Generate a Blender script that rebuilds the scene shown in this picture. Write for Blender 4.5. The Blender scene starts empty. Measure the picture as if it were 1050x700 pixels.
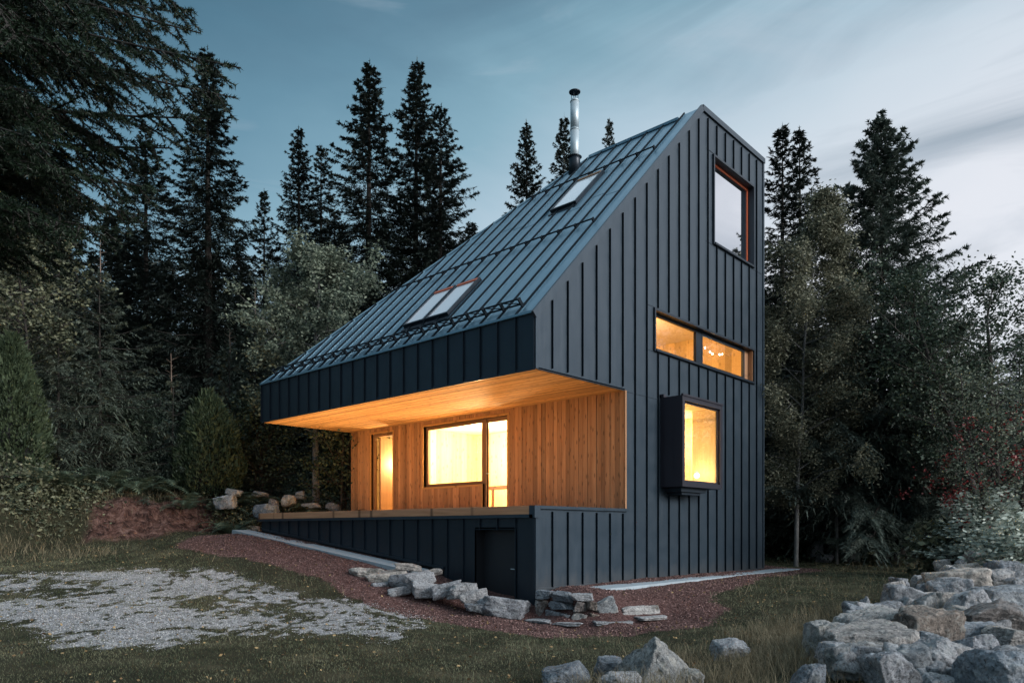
import bpy, bmesh, math, random
import numpy as np
from mathutils import Vector, Matrix
random.seed(7); R = np.random.default_rng(11)
S = bpy.context.scene; COL = S.collection
# ------------------------------------------------------------------ frame of reference
# world: +X along the gable wall, +Y along the eave wall, origin at the near corner of the house
F = 748.0; CAM = np.array([-9.838, -8.508, 1.5])
FW = np.array([.73503, .67804]); RT = np.array([.67804, -.73503])
def at(px, py, dep):
    a = (px-525)/F*dep
    p = CAM[:2]+FW*dep+RT*a
    return np.array([p[0], p[1], 1.5+(542-py)/F*dep])
def depth_of(x, y): return (x-CAM[0])*FW[0]+(y-CAM[1])*FW[1]

# ------------------------------------------------------------------ numpy value noise
def _h(i, j, k, s):
    n = (i*374761393+j*668265263+k*2147483647+s*974634777) & 0xffffffff
    n = ((n ^ (n >> 13))*1274126177) & 0xffffffff
    n = n ^ (n >> 16)
    return (n & 0xffff)/65535.0
def vn(p, s=0):
    p = np.asarray(p, float); i = np.floor(p).astype(np.int64); f = p-i; f = f*f*(3-2*f)
    x, y, z = i[..., 0], i[..., 1], i[..., 2]; fx, fy, fz = f[..., 0], f[..., 1], f[..., 2]
    r = 0
    for a in (0, 1):
        for b in (0, 1):
            for c in (0, 1):
                w = (fx if a else 1-fx)*(fy if b else 1-fy)*(fz if c else 1-fz)
                r = r+w*_h(x+a, y+b, z+c, s)
    return r*2-1
def fbm(p, o=3, s=0):
    r = 0; a = 1; t = 0
    for k in range(o):
        r = r+a*vn(np.asarray(p)*2**k, s+k*17); t += a; a *= .5
    return r/t
def n2(x, y, sc, s=0, o=3):
    return fbm(np.stack([x*sc, y*sc, np.zeros_like(x)+.37], -1), o, s)

# ------------------------------------------------------------------ object helpers
def tag(o, label=None, cat=None, group=None, kind=None):
    if label: o['label'] = label
    if cat: o['category'] = cat
    if group: o['group'] = group
    if kind: o['kind'] = kind
    return o
def link(name, me, parent=None, mat=None):
    o = bpy.data.objects.new(name, me); COL.objects.link(o)
    if parent: o.parent = parent
    if mat is not None:
        for m in (mat if isinstance(mat, (list, tuple)) else [mat]): me.materials.append(m)
    return o
def empty(name, loc, rz=0.0):
    o = bpy.data.objects.new(name, None); COL.objects.link(o)
    o.location = loc; o.rotation_euler = (0, 0, rz); o.empty_display_size = .2
    return o
def npmesh(name, V, Fc, n, mi=None, smooth=False):
    """V (N,3); Fc (M,n) faces of equal size n"""
    me = bpy.data.meshes.new(name); V = np.asarray(V, np.float32); Fc = np.asarray(Fc, np.int32)
    me.vertices.add(len(V)); me.vertices.foreach_set('co', V.ravel())
    me.loops.add(Fc.size); me.loops.foreach_set('vertex_index', Fc.ravel())
    me.polygons.add(len(Fc)); me.polygons.foreach_set('loop_start', np.arange(0, Fc.size, n, dtype=np.int32))
    me.polygons.foreach_set('loop_total', np.full(len(Fc), n, np.int32))
    if mi is not None: me.polygons.foreach_set('material_index', np.asarray(mi, np.int32))
    if smooth: me.polygons.foreach_set('use_smooth', np.ones(len(Fc), bool))
    me.update(calc_edges=True); return me
def trimesh(name, T):
    """T (N,3,3) loose triangles"""
    T = np.asarray(T); return npmesh(name, T.reshape(-1, 3), np.arange(len(T)*3).reshape(-1, 3), 3)
class MB:
    def __init__(s): s.v = []; s.f = []; s.m = []
    def poly(s, pts, m=0):
        i = len(s.v); s.v += [tuple(p) for p in pts]; s.f.append(tuple(range(i, i+len(pts)))); s.m.append(m)
    def box(s, x0, x1, y0, y1, z0, z1, m=0):
        i = len(s.v)
        s.v += [(x0, y0, z0), (x1, y0, z0), (x1, y1, z0), (x0, y1, z0), (x0, y0, z1), (x1, y0, z1), (x1, y1, z1), (x0, y1, z1)]
        for f in ((0, 3, 2, 1), (4, 5, 6, 7), (0, 1, 5, 4), (1, 2, 6, 5), (2, 3, 7, 6), (3, 0, 4, 7)):
            s.f.append(tuple(i+k for k in f)); s.m.append(m)
    def obox(s, o, ax, ay, az, lx, ly, lz, m=0):
        """oriented box: origin corner o, unit axes, lengths"""
        o = np.array(o, float); X = np.array(ax)*lx; Y = np.array(ay)*ly; Z = np.array(az)*lz; i = len(s.v)
        for p in (o, o+X, o+X+Y, o+Y, o+Z, o+X+Z, o+X+Y+Z, o+Y+Z): s.v.append(tuple(p))
        for f in ((0, 3, 2, 1), (4, 5, 6, 7), (0, 1, 5, 4), (1, 2, 6, 5), (2, 3, 7, 6), (3, 0, 4, 7)):
            s.f.append(tuple(i+k for k in f)); s.m.append(m)
    def tube(s, pts, rad, n=8, m=0, cap=True):
        pts = [Vector(p) for p in pts]
        if not hasattr(rad, '__len__'): rad = [rad]*len(pts)
        rings = []
        for k, p in enumerate(pts):
            d = (pts[min(k+1, len(pts)-1)]-pts[max(k-1, 0)]).normalized()
            a = d.cross(Vector((0, 0, 1)))
            if a.length < .05: a = d.cross(Vector((0, 1, 0)))
            a.normalize(); b = d.cross(a); i = len(s.v)
            for q in range(n):
                t = 2*math.pi*q/n; s.v.append(tuple(p+(a*math.cos(t)+b*math.sin(t))*rad[k]))
            rings.append(i)
        for k in range(len(pts)-1):
            for q in range(n):
                r = (q+1) % n
                s.f.append((rings[k]+q, rings[k]+r, rings[k+1]+r, rings[k+1]+q)); s.m.append(m)
        if cap:
            s.f.append(tuple(rings[0]+q for q in range(n))); s.m.append(m)
            s.f.append(tuple(rings[-1]+n-1-q for q in range(n))); s.m.append(m)
    def build(s, name, mat, parent=None, smooth=False, bevel=0):
        me = bpy.data.meshes.new(name); me.from_pydata(s.v, [], s.f)
        bm = bmesh.new(); bm.from_mesh(me); bmesh.ops.recalc_face_normals(bm, faces=bm.faces)
        if bevel:
            bmesh.ops.bevel(bm, geom=bm.edges[:], offset=bevel, segments=2, affect='EDGES', profile=.6)
        bm.to_mesh(me); bm.free()
        if not bevel:
            me.polygons.foreach_set('material_index', s.m)
        if smooth: me.polygons.foreach_set('use_smooth', [True]*len(me.polygons))
        me.update(); return link(name, me, parent, mat)

# ------------------------------------------------------------------ materials
def newmat(name):
    m = bpy.data.materials.new(name); m.use_nodes = True; nt = m.node_tree
    return m, nt, nt.nodes['Principled BSDF']
class NG:
    def __init__(s, nt): s.nt = nt
    def n(s, t, **k):
        o = s.nt.nodes.new(t)
        for a, b in k.items(): setattr(o, a, b)
        return o
    def l(s, a, b): s.nt.links.new(a, b)
    def coord(s, kind='Object'):
        return s.n('ShaderNodeTexCoord').outputs[kind]
    def noise(s, v, sc, det=4, rough=.55, dist=0):
        o = s.n('ShaderNodeTexNoise'); o.inputs['Scale'].default_value = sc; o.inputs['Detail'].default_value = det
        o.inputs['Roughness'].default_value = rough; o.inputs['Distortion'].default_value = dist
        s.l(v, o.inputs['Vector']); return o.outputs['Fac']
    def vmap(s, v, sc=(1, 1, 1)):
        o = s.n('ShaderNodeMapping'); o.inputs['Scale'].default_value = sc; s.l(v, o.inputs['Vector']); return o.outputs['Vector']
    def ramp(s, f, st, interp='LINEAR'):
        o = s.n('ShaderNodeValToRGB'); cr = o.color_ramp; cr.interpolation = interp
        while len(cr.elements) < len(st): cr.elements.new(.5)
        for e, (p, c) in zip(cr.elements, st):
            e.position = p; e.color = (c, c, c, 1) if not hasattr(c, '__len__') else (*c, 1)
        s.l(f, o.inputs['Fac']); return o.outputs['Color']
    def mix(s, f, a, b, mode='MIX'):
        o = s.n('ShaderNodeMix', data_type='RGBA', blend_type=mode)
        for i, v in ((0, f), (6, a), (7, b)):
            if isinstance(v, bpy.types.NodeSocket): s.l(v, o.inputs[i])
            else: o.inputs[i].default_value = v if i == 0 else (*v, 1)
        return o.outputs[2]
    def math(s, op, a, b=0.0, clamp=False):
        o = s.n('ShaderNodeMath', operation=op, use_clamp=clamp)
        for i, v in ((0, a), (1, b)):
            if isinstance(v, bpy.types.NodeSocket): s.l(v, o.inputs[i])
            else: o.inputs[i].default_value = v
        return o.outputs[0]
    def bump(s, h, st, dist, nrm=None):
        o = s.n('ShaderNodeBump'); o.inputs['Distance'].default_value = dist
        if isinstance(st, bpy.types.NodeSocket): s.l(st, o.inputs['Strength'])
        else: o.inputs['Strength'].default_value = st
        s.l(h, o.inputs['Height'])
        if nrm is not None: s.l(nrm, o.inputs['Normal'])
        return o.outputs['Normal']

def metal_mat(name, col, rough=.42, met=.35):
    m, nt, b = newmat(name); g = NG(nt); c = g.coord('Object')
    f = g.noise(g.vmap(c, (1, 1, .25)), 1.3, 3)
    g.l(g.mix(f, tuple(k*.86 for k in col), tuple(k*1.15 for k in col)), b.inputs['Base Color'])
    g.l(g.ramp(g.noise(c, 3.1, 5), [(.3, rough-.07), (.7, rough+.09)]), b.inputs['Roughness'])
    b.inputs['Metallic'].default_value = met
    if name == 'coated_sheet_metal':
        base_ = b.inputs['Base Color'].links[0].from_socket; sz_ = g.n('ShaderNodeSeparateXYZ'); g.l(c, sz_.inputs[0])
        hgt = g.math('ADD', sz_.outputs['Z'], g.math('MULTIPLY', g.noise(g.vmap(c, (1, 1, .4)), 5, 6, .7), 1.0))
        sp_ = g.ramp(g.math('DIVIDE', hgt, 2.0), [(.42, .55), (.62, 0.0)]); stq = g.ramp(g.noise(g.vmap(c, (9, 9, .25)), 1.5, 5, .7), [(.55, 0.0), (.8, .22)])
        g.l(g.mix(g.math('MAXIMUM', sp_, stq), base_, (.085, .088, .09)), b.inputs['Base Color'])
    fine = g.noise(c, 140, 2); oil = g.noise(g.vmap(c, (2.2, 2.2, .5)), 1.2, 2)
    g.l(g.bump(oil, .45, .03, g.bump(fine, .07, .002)), b.inputs['Normal'])
    return m
M = {}
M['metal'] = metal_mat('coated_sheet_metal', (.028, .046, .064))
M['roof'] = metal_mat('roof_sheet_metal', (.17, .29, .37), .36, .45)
M['metal_dark'] = metal_mat('dark_trim_metal', (.014, .024, .036), .4)
M['bay'] = metal_mat('bay_sheet_metal', (.034, .034, .046), .4)
M['steel'] = metal_mat('stainless_steel', (.44, .52, .56), .5, .5)
M['seam'] = metal_mat('seam_shade_metal', (.006, .012, .018), .6, .0)  # dark joint, with the shade of the seam sides put into its colour
M['guard'] = metal_mat('snow_guard_metal', (.008, .014, .02), .6, .0)

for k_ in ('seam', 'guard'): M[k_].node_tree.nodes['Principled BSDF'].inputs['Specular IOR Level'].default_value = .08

def wood_mat(name, c1, c2, axis, bw=.12, knot=.5, rough=.6):
    """boards with own tone each, grain and knots. axis = board direction, across axis = other"""
    m, nt, b = newmat(name); g = NG(nt); c = g.coord('Object')
    sep = g.n('ShaderNodeSeparateXYZ'); g.l(c, sep.inputs[0])
    along, across = {'z': ('Z', 'Y'), 'y': ('Y', 'X'), 'zx': ('Z', 'X')}[axis]
    idx = g.math('FLOOR', g.math('DIVIDE', sep.outputs[across], bw))
    wn = g.n('ShaderNodeTexWhiteNoise', noise_dimensions='1D'); g.l(idx, wn.inputs['W'])
    sc = {'z': (14, 14, 1), 'y': (14, 1, 14), 'zx': (14, 14, 1)}[axis]
    off = g.n('ShaderNodeVectorMath', operation='ADD'); g.l(g.vmap(c, sc), off.inputs[0])
    cm = g.n('ShaderNodeCombineXYZ'); k = g.math('MULTIPLY', wn.outputs['Value'], 37.0)
    g.l(k, cm.inputs[0]); g.l(k, cm.inputs[1]); g.l(k, cm.inputs[2]); g.l(cm.outputs[0], off.inputs[1])
    grain = g.noise(off.outputs[0], 1.0, 5, .6, .6)
    base = g.mix(g.ramp(grain, [(.3, 0.0), (.7, 1.0)]), c1, c2)
    tone = g.ramp(wn.outputs['Value'], [(0, .62), (1, 1.12)])
    base = g.mix(1.0, base, tone, 'MULTIPLY')
    ks = {'z': (7.5, 7.5, 3.0), 'y': (7.5, 3.0, 7.5), 'zx': (7.5, 7.5, 3.0)}[axis]
    ko = g.n('ShaderNodeVectorMath', operation='ADD'); g.l(g.vmap(c, ks), ko.inputs[0]); g.l(cm.outputs[0], ko.inputs[1])
    vo = g.n('ShaderNodeTexVoronoi', voronoi_dimensions='2D'); vo.inputs['Scale'].default_value = 1.0
    c2d = g.n('ShaderNodeCombineXYZ'); g.l(g.math('MULTIPLY', g.math('FRACT', g.math('DIVIDE', sep.outputs[across], bw)), .9), c2d.inputs[0])
    g.l(g.math('ADD', g.math('MULTIPLY', sep.outputs[along], 2.6), k), c2d.inputs[1]); g.l(c2d.outputs[0], vo.inputs['Vector'])
    kn = g.ramp(vo.outputs['Distance'], [(.06, 1.0), (.17, 0.0)])
    kf = g.math('MULTIPLY', kn, knot)
    base = g.mix(kf, base, tuple(x*.22 for x in c2))
    g.l(base, b.inputs['Base Color']); b.inputs['Roughness'].default_value = rough
    g.l(g.bump(grain, .3, .003), b.inputs['Normal'])
    return m
M['timber'] = wood_mat('spruce_cladding', (.53, .285, .14), (.36, .17, .075), 'z', .118, .65)
M['soffit'] = wood_mat('spruce_soffit', (.66, .36, .14), (.54, .27, .09), 'y', .10, .6, .8)
M['deckwood'] = wood_mat('larch_decking', (.52, .30, .19), (.34, .18, .11), 'y', .3, .9, .75)
M['beamwood'] = wood_mat('larch_beam', (.85, .44, .24), (.58, .27, .13), 'y', 3.3, .9, .7)
M['inner'] = wood_mat('pale_interior_boards', (.80, .66, .42), (.72, .56, .33), 'z', .2, .45)
M['innerx'] = wood_mat('pale_interior_boards_gable', (.80, .66, .42), (.72, .56, .33), 'zx', .2, .45)
M['frame'] = wood_mat('dark_oak_frame', (.30, .16, .08), (.22, .11, .05), 'z', 4, .1)

def flat_mat(name, col, rough=.6, nz=.15, sc=20, bump=.1):
    m, nt, b = newmat(name); g = NG(nt); c = g.coord('Object')
    f = g.noise(c, sc, 4)
    g.l(g.mix(f, tuple(k*(1-nz) for k in col), tuple(k*(1+nz) for k in col)), b.inputs['Base Color'])
    b.inputs['Roughness'].default_value = rough
    g.l(g.bump(f, bump, .01), b.inputs['Normal'])
    return m
M['red_frame'] = flat_mat('orange_red_frame_paint', (.50, .10, .035), .5)
M['white_in'] = flat_mat('white_plaster', (.78, .74, .66), .8, .03)
M['concrete'] = flat_mat('concrete_kerb', (.30, .36, .40), .8, .25, 9, .3)
M['door'] = metal_mat('cellar_door_paint', (.022, .026, .032), .5)
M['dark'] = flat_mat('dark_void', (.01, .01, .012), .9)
def emit_mat(name, col, st):
    m, nt, b = newmat(name); b.inputs['Base Color'].default_value = (.8, .8, .8, 1)
    b.inputs['Emission Color'].default_value = (*col, 1); b.inputs['Emission Strength'].default_value = st; return m
M['bulb'] = emit_mat('lit_bulb', (1, .8, .5), 30)
M['globe'] = emit_mat('lit_globe', (1, .8, .5), 6)
M['unseen_uplight'] = emit_mat('lit_unseen_deck_light', (1, .55, .2), 4)
def glass_mat(name, lo, hi):
    m, nt, b = newmat(name); g = NG(nt); nt.nodes.remove(b); out = nt.nodes['Material Output']
    t = g.n('ShaderNodeBsdfTransparent'); gl = g.n('ShaderNodeBsdfGlossy'); gl.inputs['Roughness'].default_value = .01
    lw = g.n('ShaderNodeLayerWeight'); lw.inputs['Blend'].default_value = .35
    f = g.ramp(lw.outputs['Facing'], [(0, lo), (1, hi)])
    mx = g.n('ShaderNodeMixShader'); g.l(f, mx.inputs[0]); g.l(t.outputs[0], mx.inputs[1]); g.l(gl.outputs[0], mx.inputs[2])
    g.l(mx.outputs[0], out.inputs['Surface']); return m
M['glass'] = glass_mat('clear_window_glass', .02, .22)
def coated(name, w, tint):
    m, nt, b = newmat(name); g = NG(nt); b.inputs['Base Color'].default_value = (.03, .035, .04, 1); b.inputs['Roughness'].default_value = .1
    gl = g.n('ShaderNodeBsdfGlossy'); gl.inputs['Roughness'].default_value = .02; gl.inputs['Color'].default_value = (*tint, 1)
    mx = g.n('ShaderNodeMixShader'); mx.inputs[0].default_value = w; g.l(b.outputs[0], mx.inputs[1]); g.l(gl.outputs[0], mx.inputs[2])
    g.l(mx.outputs[0], nt.nodes['Material Output'].inputs['Surface']); return m
M['mirror'] = coated('sun_reflecting_glass', .88, (.98, .98, 1))
M['mirror_pale'] = coated('roof_window_with_pale_blind', .10, (1, 1, 1)); M['mirror_pale'].node_tree.nodes['Principled BSDF'].inputs['Base Color'].default_value = (.85, .88, .92, 1)

def leaf_mat(name, c1, c2, var=.5, trans=.25, rough=.6, scale=1.2, con=1.0):
    m, nt, b = newmat(name); g = NG(nt); c = g.coord('Object'); nt.nodes.remove(b)
    geo = g.n('ShaderNodeNewGeometry')
    f = g.math('ADD', g.math('MULTIPLY', geo.outputs['Random Per Island'], var), g.math('MULTIPLY', g.math('ADD', g.math('MULTIPLY', g.math('SUBTRACT', g.noise(c, scale, 5 if con > 1 else 2), .5), con), .5), 1-var))
    colr = g.ramp(f, [(.15, c1), (.85, c2)])
    d = g.n('ShaderNodeBsdfPrincipled'); d.inputs['Roughness'].default_value = rough; d.inputs['Specular IOR Level'].default_value = .3
    t = g.n('ShaderNodeBsdfTranslucent'); g.l(colr, d.inputs['Base Color']); g.l(colr, t.inputs['Color'])
    mx = g.n('ShaderNodeMixShader'); mx.inputs[0].default_value = trans; g.l(d.outputs[0], mx.inputs[1]); g.l(t.outputs[0], mx.inputs[2])
    g.l(mx.outputs[0], nt.nodes['Material Output'].inputs['Surface']); return m
M['spruce'] = leaf_mat('spruce_needles', (.008, .014, .012), (.030, .043, .034), .5, .06, .6, .8)
M['spruce_big'] = leaf_mat('big_spruce_needles', (.018, .030, .026), (.15, .19, .16), .6, .15, .6, 1.5)
M['spruce_near'] = leaf_mat('fresh_spruce_needles', (.004, .010, .006), (.020, .040, .019), .4, .1, .5, 3)
M['spruce_young'] = leaf_mat('young_spruce_needles', (.020, .032, .026), (.135, .165, .125), .6, .15, .6, 1.5)
M['pale_leaf'] = leaf_mat('grey_green_leaves', (.032, .046, .034), (.25, .29, .21), .75, .25, .6, .9)
M['birch_leaf'] = leaf_mat('birch_leaves', (.040, .048, .032), (.26, .26, .18), .7, .25, .6, .9)
M['hazel_leaf'] = leaf_mat('broad_leaves', (.018, .028, .016), (.20, .21, .13), .75, .2, .5, 1.2)
M['dark_leaf'] = leaf_mat('dark_broad_leaves', (.014, .028, .018), (.085, .12, .08), .7, .2, .5, 1.2)
M['thuja'] = leaf_mat('thuja_scales', (.020, .034, .018), (.075, .105, .055), .6, .15, .6, 2)
M['fern'] = leaf_mat('fern_fronds', (.04, .066, .042), (.17, .22, .15), .6, .25, .6, 2)
M['pale_shrub'] = leaf_mat('silvery_green_leaves', (.13, .17, .14), (.60, .66, .58), .7, .25, .5, 1.5)
M['red_leaf'] = leaf_mat('dark_red_leaves', (.10, .012, .014), (.26, .03, .03), .8, .25, .5, 2)
M['grass'] = leaf_mat('lawn_grass', (.014, .034, .014), (.22, .225, .14), .5, .2, .8, .9, 3.2)
M['dry_grass'] = leaf_mat('dry_grass', (.06, .052, .03), (.34, .29, .19), .75, .25, .8, .7)
M['birch_bark'] = None
def bark(name, c):
    m, nt, b = newmat(name); g = NG(nt); co = g.coord('Object')
    f = g.noise(g.vmap(co, (1, 1, .35)), 14, 5, .7)
    g.l(g.ramp(f, [(.3, tuple(k*.45 for k in c)), (.7, tuple(k*1.3 for k in c))]), b.inputs['Base Color'])
    b.inputs['Roughness'].default_value = .9; g.l(g.bump(f, .8, .03), b.inputs['Normal']); return m
M['birch_bark'] = bark('birch_bark', (.17, .17, .165)); M['bark'] = bark('conifer_bark', (.05, .043, .038)); M['darkbark'] = bark('dark_conifer_bark', (.022, .019, .016)); M['greybark'] = bark('grey_bark', (.16, .155, .15)); M['deadwood'] = bark('dead_wood', (.20, .15, .12))

def rock_mat(name, c1, c2, c3, lichen=.4):
    m, nt, b = newmat(name); g = NG(nt); co = g.coord('Object')
    oi = g.n('ShaderNodeObjectInfo'); cm = g.n('ShaderNodeVectorMath', operation='ADD'); g.l(co, cm.inputs[0])
    k = g.math('MULTIPLY', oi.outputs['Random'], 50.0); cx = g.n('ShaderNodeCombineXYZ')
    for i in range(3): g.l(k, cx.inputs[i])
    g.l(cx.outputs[0], cm.inputs[1]); v = cm.outputs[0]
    big = g.noise(v, 2.6, 5, .65, .4); fine = g.noise(v, 34, 6, .8); mid = g.noise(v, 8, 5, .7, .3)
    col = g.ramp(big, [(.3, c1), (.5, c2), (.72, c3)])
    col = g.mix(g.ramp(fine, [(.38, .9), (.50, 0.0)]), col, tuple(x*.22 for x in c1))
    col = g.mix(g.ramp(g.noise(v, 15, 4, .8), [(.52, 0.0), (.66, .6)]), col, tuple(min(1, x*1.35) for x in c3))
    lf = g.math('MULTIPLY', g.ramp(mid, [(.54, 0.0), (.62, 1.0)]), lichen)
    col = g.mix(lf, col, (.46, .49, .48))
    dk = g.ramp(g.noise(v, 3.7, 5, .7), [(.56, 0.0), (.70, .7)])
    col = g.mix(dk, col, (.035, .04, .032))
    ob = g.ramp(oi.outputs['Random'], [(0, (.62, .64, .68)), (.5, (.95, .96, 1.0)), (1, (1.0, .90, .80))])
    col = g.mix(1.0, col, ob, 'MULTIPLY')
    g.l(col, b.inputs['Base Color']); b.inputs['Roughness'].default_value = .85
    mu = g.n('ShaderNodeTexVoronoi', feature='DISTANCE_TO_EDGE'); mu.inputs['Scale'].default_value = 3.1; g.l(v, mu.inputs['Vector'])
    crack = g.ramp(mu.outputs['Distance'], [(0, 0.0), (.035, 1.0)])
    nb = g.bump(fine, .9, .035, g.bump(mid, .9, .09, g.bump(crack, .3, .02)))
    g.l(nb, b.inputs['Normal']); return m
M['rock'] = rock_mat('grey_granite', (.16, .17, .18), (.34, .355, .37), (.56, .575, .58))
M['rock_brown'] = rock_mat('brown_granite', (.12, .107, .098), (.24, .215, .195), (.38, .35, .325), .5)
M['rock_pale'] = rock_mat('pale_granite', (.24, .25, .255), (.46, .465, .465), (.66, .665, .655), .5)
M['rock_blue'] = rock_mat('blue_grey_granite', (.11, .13, .15), (.25, .285, .31), (.42, .46, .49), .6)

# ------------------------------------------------------------------ terrain
CP = np.array([(-9.8,-8.5,-.1),(-8,0,0),(-6,-2.1,0),(-4.6,-3.7,0),(-2.85,-5.4,.03),(-1.2,-7.4,.3),(-15,-5,.05),(-12,4,.2),(-6.2,8.2,.72),(-2.4,4.1,.46),
(-4.5,6,.6),(-3.4,-.25,.03),(-1,0,0),(-.5,.9,.0),(-.5,2.4,.52),(-.4,4,.79),(-.4,6,1.0),(-.8,8,1.22),(-.4,9.7,1.41),(-.85,6,.98),(-.85,4.2,.78),(-1.6,9.7,1.30),(-1.3,2,.14),(-1.4,5,.74),(-2.5,8,.95),
(.16,-.3,.41),(-.16,-.3,-.10),(.22,-.9,.38),(-.14,-1.0,-.10),(-.1,-1.35,-.10),(.55,-1.25,.34),(1.3,-1.45,.26),(1.25,-1.9,-.02),(.5,-1.8,-.08),(1.2,-.5,.4),(5,-.6,.39),(9.5,-.6,.39),(11,-1,.38),(2.2,-2.2,.16),(0,-2.5,.0),(-1,-3.5,.0),(4,-3,.24),
(0,-4.8,.1),(4,-4.8,.24),(9,-4,.34),(16.7,-.55,.4),(14,5,.6),(25,-3,.5),(25,5,1.0),(13,-4,.42),
(-3,-7,.14),(0,-6.9,.28),(4,-6.9,.46),(9,-6.6,.62),(0,-9,.4),(6,-9,.6),(14,-8,.8),
(-2.5,11.3,1.36),(-5,11.2,1.14),(.6,11,1.5),(-.6,11.4,1.42),(-9,10,.95),(-13,8,.8),(-4,11.4,1.24),(-7,11.3,1.1),
(-2.5,12.15,2.30),(-4.5,12.3,2.3),(-.6,12.2,2.30),(-2.5,13.4,2.55),(-4.5,13.2,2.55),(-.6,13.3,2.55),(1.3,12.6,2.3),(3.5,11.8,2.1),(-6,12.2,2.0),(-8,12.4,2.0),(-11,11.4,2.1),(-15,10.5,2.2),(5,15,2.7),
(-5,25,3.3),(5,25,3.2),(15,22,2.6),(-20,28,3.5),(20,12,1.4),(30,12,1.8),(32,-8,1.0),(0,50,4.5),(30,40,4),(60,20,3),(-40,50,4),(-40,0,1),(0,-40,-1),(40,-40,1),(-60,-60,0),(110,110,6),(-100,110,6),(110,-100,2),(-110,-100,0)])
_n = len(CP); _D = np.linalg.norm(CP[:, None, :2]-CP[None, :, :2], axis=2)
_A = np.zeros((_n+1, _n+1)); _A[:_n, :_n] = _D; _A[:_n, _n] = 1; _A[_n, :_n] = 1
_W = np.linalg.solve(_A, np.append(CP[:, 2], 0))
def gz(x, y, detail=True):
    x = np.atleast_1d(np.asarray(x, float)); y = np.atleast_1d(np.asarray(y, float)); sh = x.shape
    xf = x.ravel(); yf = y.ravel(); r = np.full(xf.shape, _W[_n])
    for k in range(_n): r += _W[k]*np.hypot(xf-CP[k, 0], yf-CP[k, 1])
    if detail:
        d = np.clip((-(xf-.0)), 0, 1)  # calm next to the walls
        far = np.clip(np.hypot(xf-4.5, yf-4.5)/9, 0, 1)
        r += (.045*n2(xf, yf, .7, 3)+.02*n2(xf, yf, 3.1, 5, 2))*(.25+.75*far)
        # steep, ragged cut bank
        bk = np.exp(-((yf-11.9)/.7)**2)*np.clip((3-xf)/2, 0, 1)*np.clip((xf+16)/3, 0, 1)
        r += bk*(.34*n2(xf, yf, 2.6, 9, 5)+.12*np.abs(n2(xf, yf, 5, 12, 3)))
    return r.reshape(sh)
def g1(x, y): return float(gz(x, y)[0])
def ground(px, py, dmax=60):
    """where the sight line through a pixel of the photograph meets the terrain"""
    t = np.concatenate([np.arange(4, 30, .05), np.arange(30, dmax, .3)])
    p = np.array([at(px, py, k) for k in t]); z = gz(p[:, 0], p[:, 1], False)
    w = np.nonzero(p[:, 2] < z)[0]
    return p[w[0]] if len(w) else p[-1]
def inpoly(x, y, P):
    c = np.zeros(x.shape, bool); j = len(P)-1
    for i in range(len(P)):
        xi, yi = P[i]; xj, yj = P[j]
        c ^= ((yi > y) != (yj > y)) & (x < (xj-xi)*(y-yi)/(yj-yi+1e-12)+xi); j = i
    return c
def pdist(x, y, P):
    d = np.full(x.shape, 1e9)
    for i in range(len(P)):
        a = np.array(P[i-1]); b = np.array(P[i]); ab = b-a
        t = np.clip(((x-a[0])*ab[0]+(y-a[1])*ab[1])/(ab@ab+1e-9), 0, 1)
        d = np.minimum(d, np.hypot(x-a[0]-t*ab[0], y-a[1]-t*ab[1]))
    return np.where(inpoly(x, y, P), d, -d)
GREY = [tuple(ground(*p)[:2]) for p in [(-60,590),(0,587),(120,583),(190,583),(240,590),(285,604),(330,612),(400,618),(436,632),(440,645),(400,656),(300,652),(220,652),(150,664),(100,668),(60,655),(0,640),(-80,640)]]
RED = [(-.1,10.3),(-1.4,10.6),(-2.6,9.2),(-2.2,6.8),(-1.95,4.5),(-2.1,2.2),(-2.0,.2),(-1.6,-1.5),(-.8,-2.5),(.6,-3.0),(2.0,-2.7),(2.2,-2.1),(4.2,-1.75),(6.5,-1.4),(10.8,-1.25),(10.8,.1),(12,12),(0,12)]
REDBANK = [(-3.9,11.2),(-2.2,10.9),(-.7,11.2),(.2,11.6),(-.2,12.25),(-1.5,12.4),(-3.3,12.35)]
STRAW = [tuple(ground(*p)[:2]) for p in [(215,556),(250,560),(300,585),(330,600),(290,604),(235,580),(190,565)]]
def masks(x, y):
    nz = n2(x, y, 1.3, 21)*.45+n2(x, y, 5, 22, 2)*.25
    red = np.clip((pdist(x, y, RED)+nz*.55)/.25+.5, 0, 1)
    rb = np.clip((pdist(x, y, REDBANK)+nz*.4)/.2+.5, 0, 1)
    gr = np.clip((pdist(x, y, GREY)+nz*1.5)/.5+.4, 0, 1)
    gr = gr*np.clip(.5+2.6*(n2(x, y, 1.1, 31)*.55+.5+n2(x, y, 4.5, 32, 2)*.5+n2(x, y, 14, 33, 2)*.6)-.95, 0, 1)
    st = np.clip((pdist(x, y, STRAW)+nz)/.5+.5, 0, 1)
    return red, rb, gr, st
def axis(a, b, h, far):
    c = list(np.arange(a, b+h/2, h)); d = h; t = c[-1]
    while t < far: d *= 1.22; t += d; c.append(t)
    d = h; t = a; l = []
    while t > -far: d *= 1.22; t -= d; l.append(t)
    return np.array(l[::-1]+c)
gx = axis(-11, 13, .11, 160); gy = axis(-9.5, 15, .11, 160)
GX, GY = np.meshgrid(gx, gy); GZ = gz(GX, GY)
V = np.stack([GX, GY, GZ], -1).reshape(-1, 3); nx, ny = len(gx), len(gy)
idx = np.arange(nx*ny).reshape(ny, nx)
Q = np.stack([idx[:-1, :-1], idx[:-1, 1:], idx[1:, 1:], idx[1:, :-1]], -1).reshape(-1, 4)
mr, mb, mg, ms = masks(V[:, 0], V[:, 1])

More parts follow.
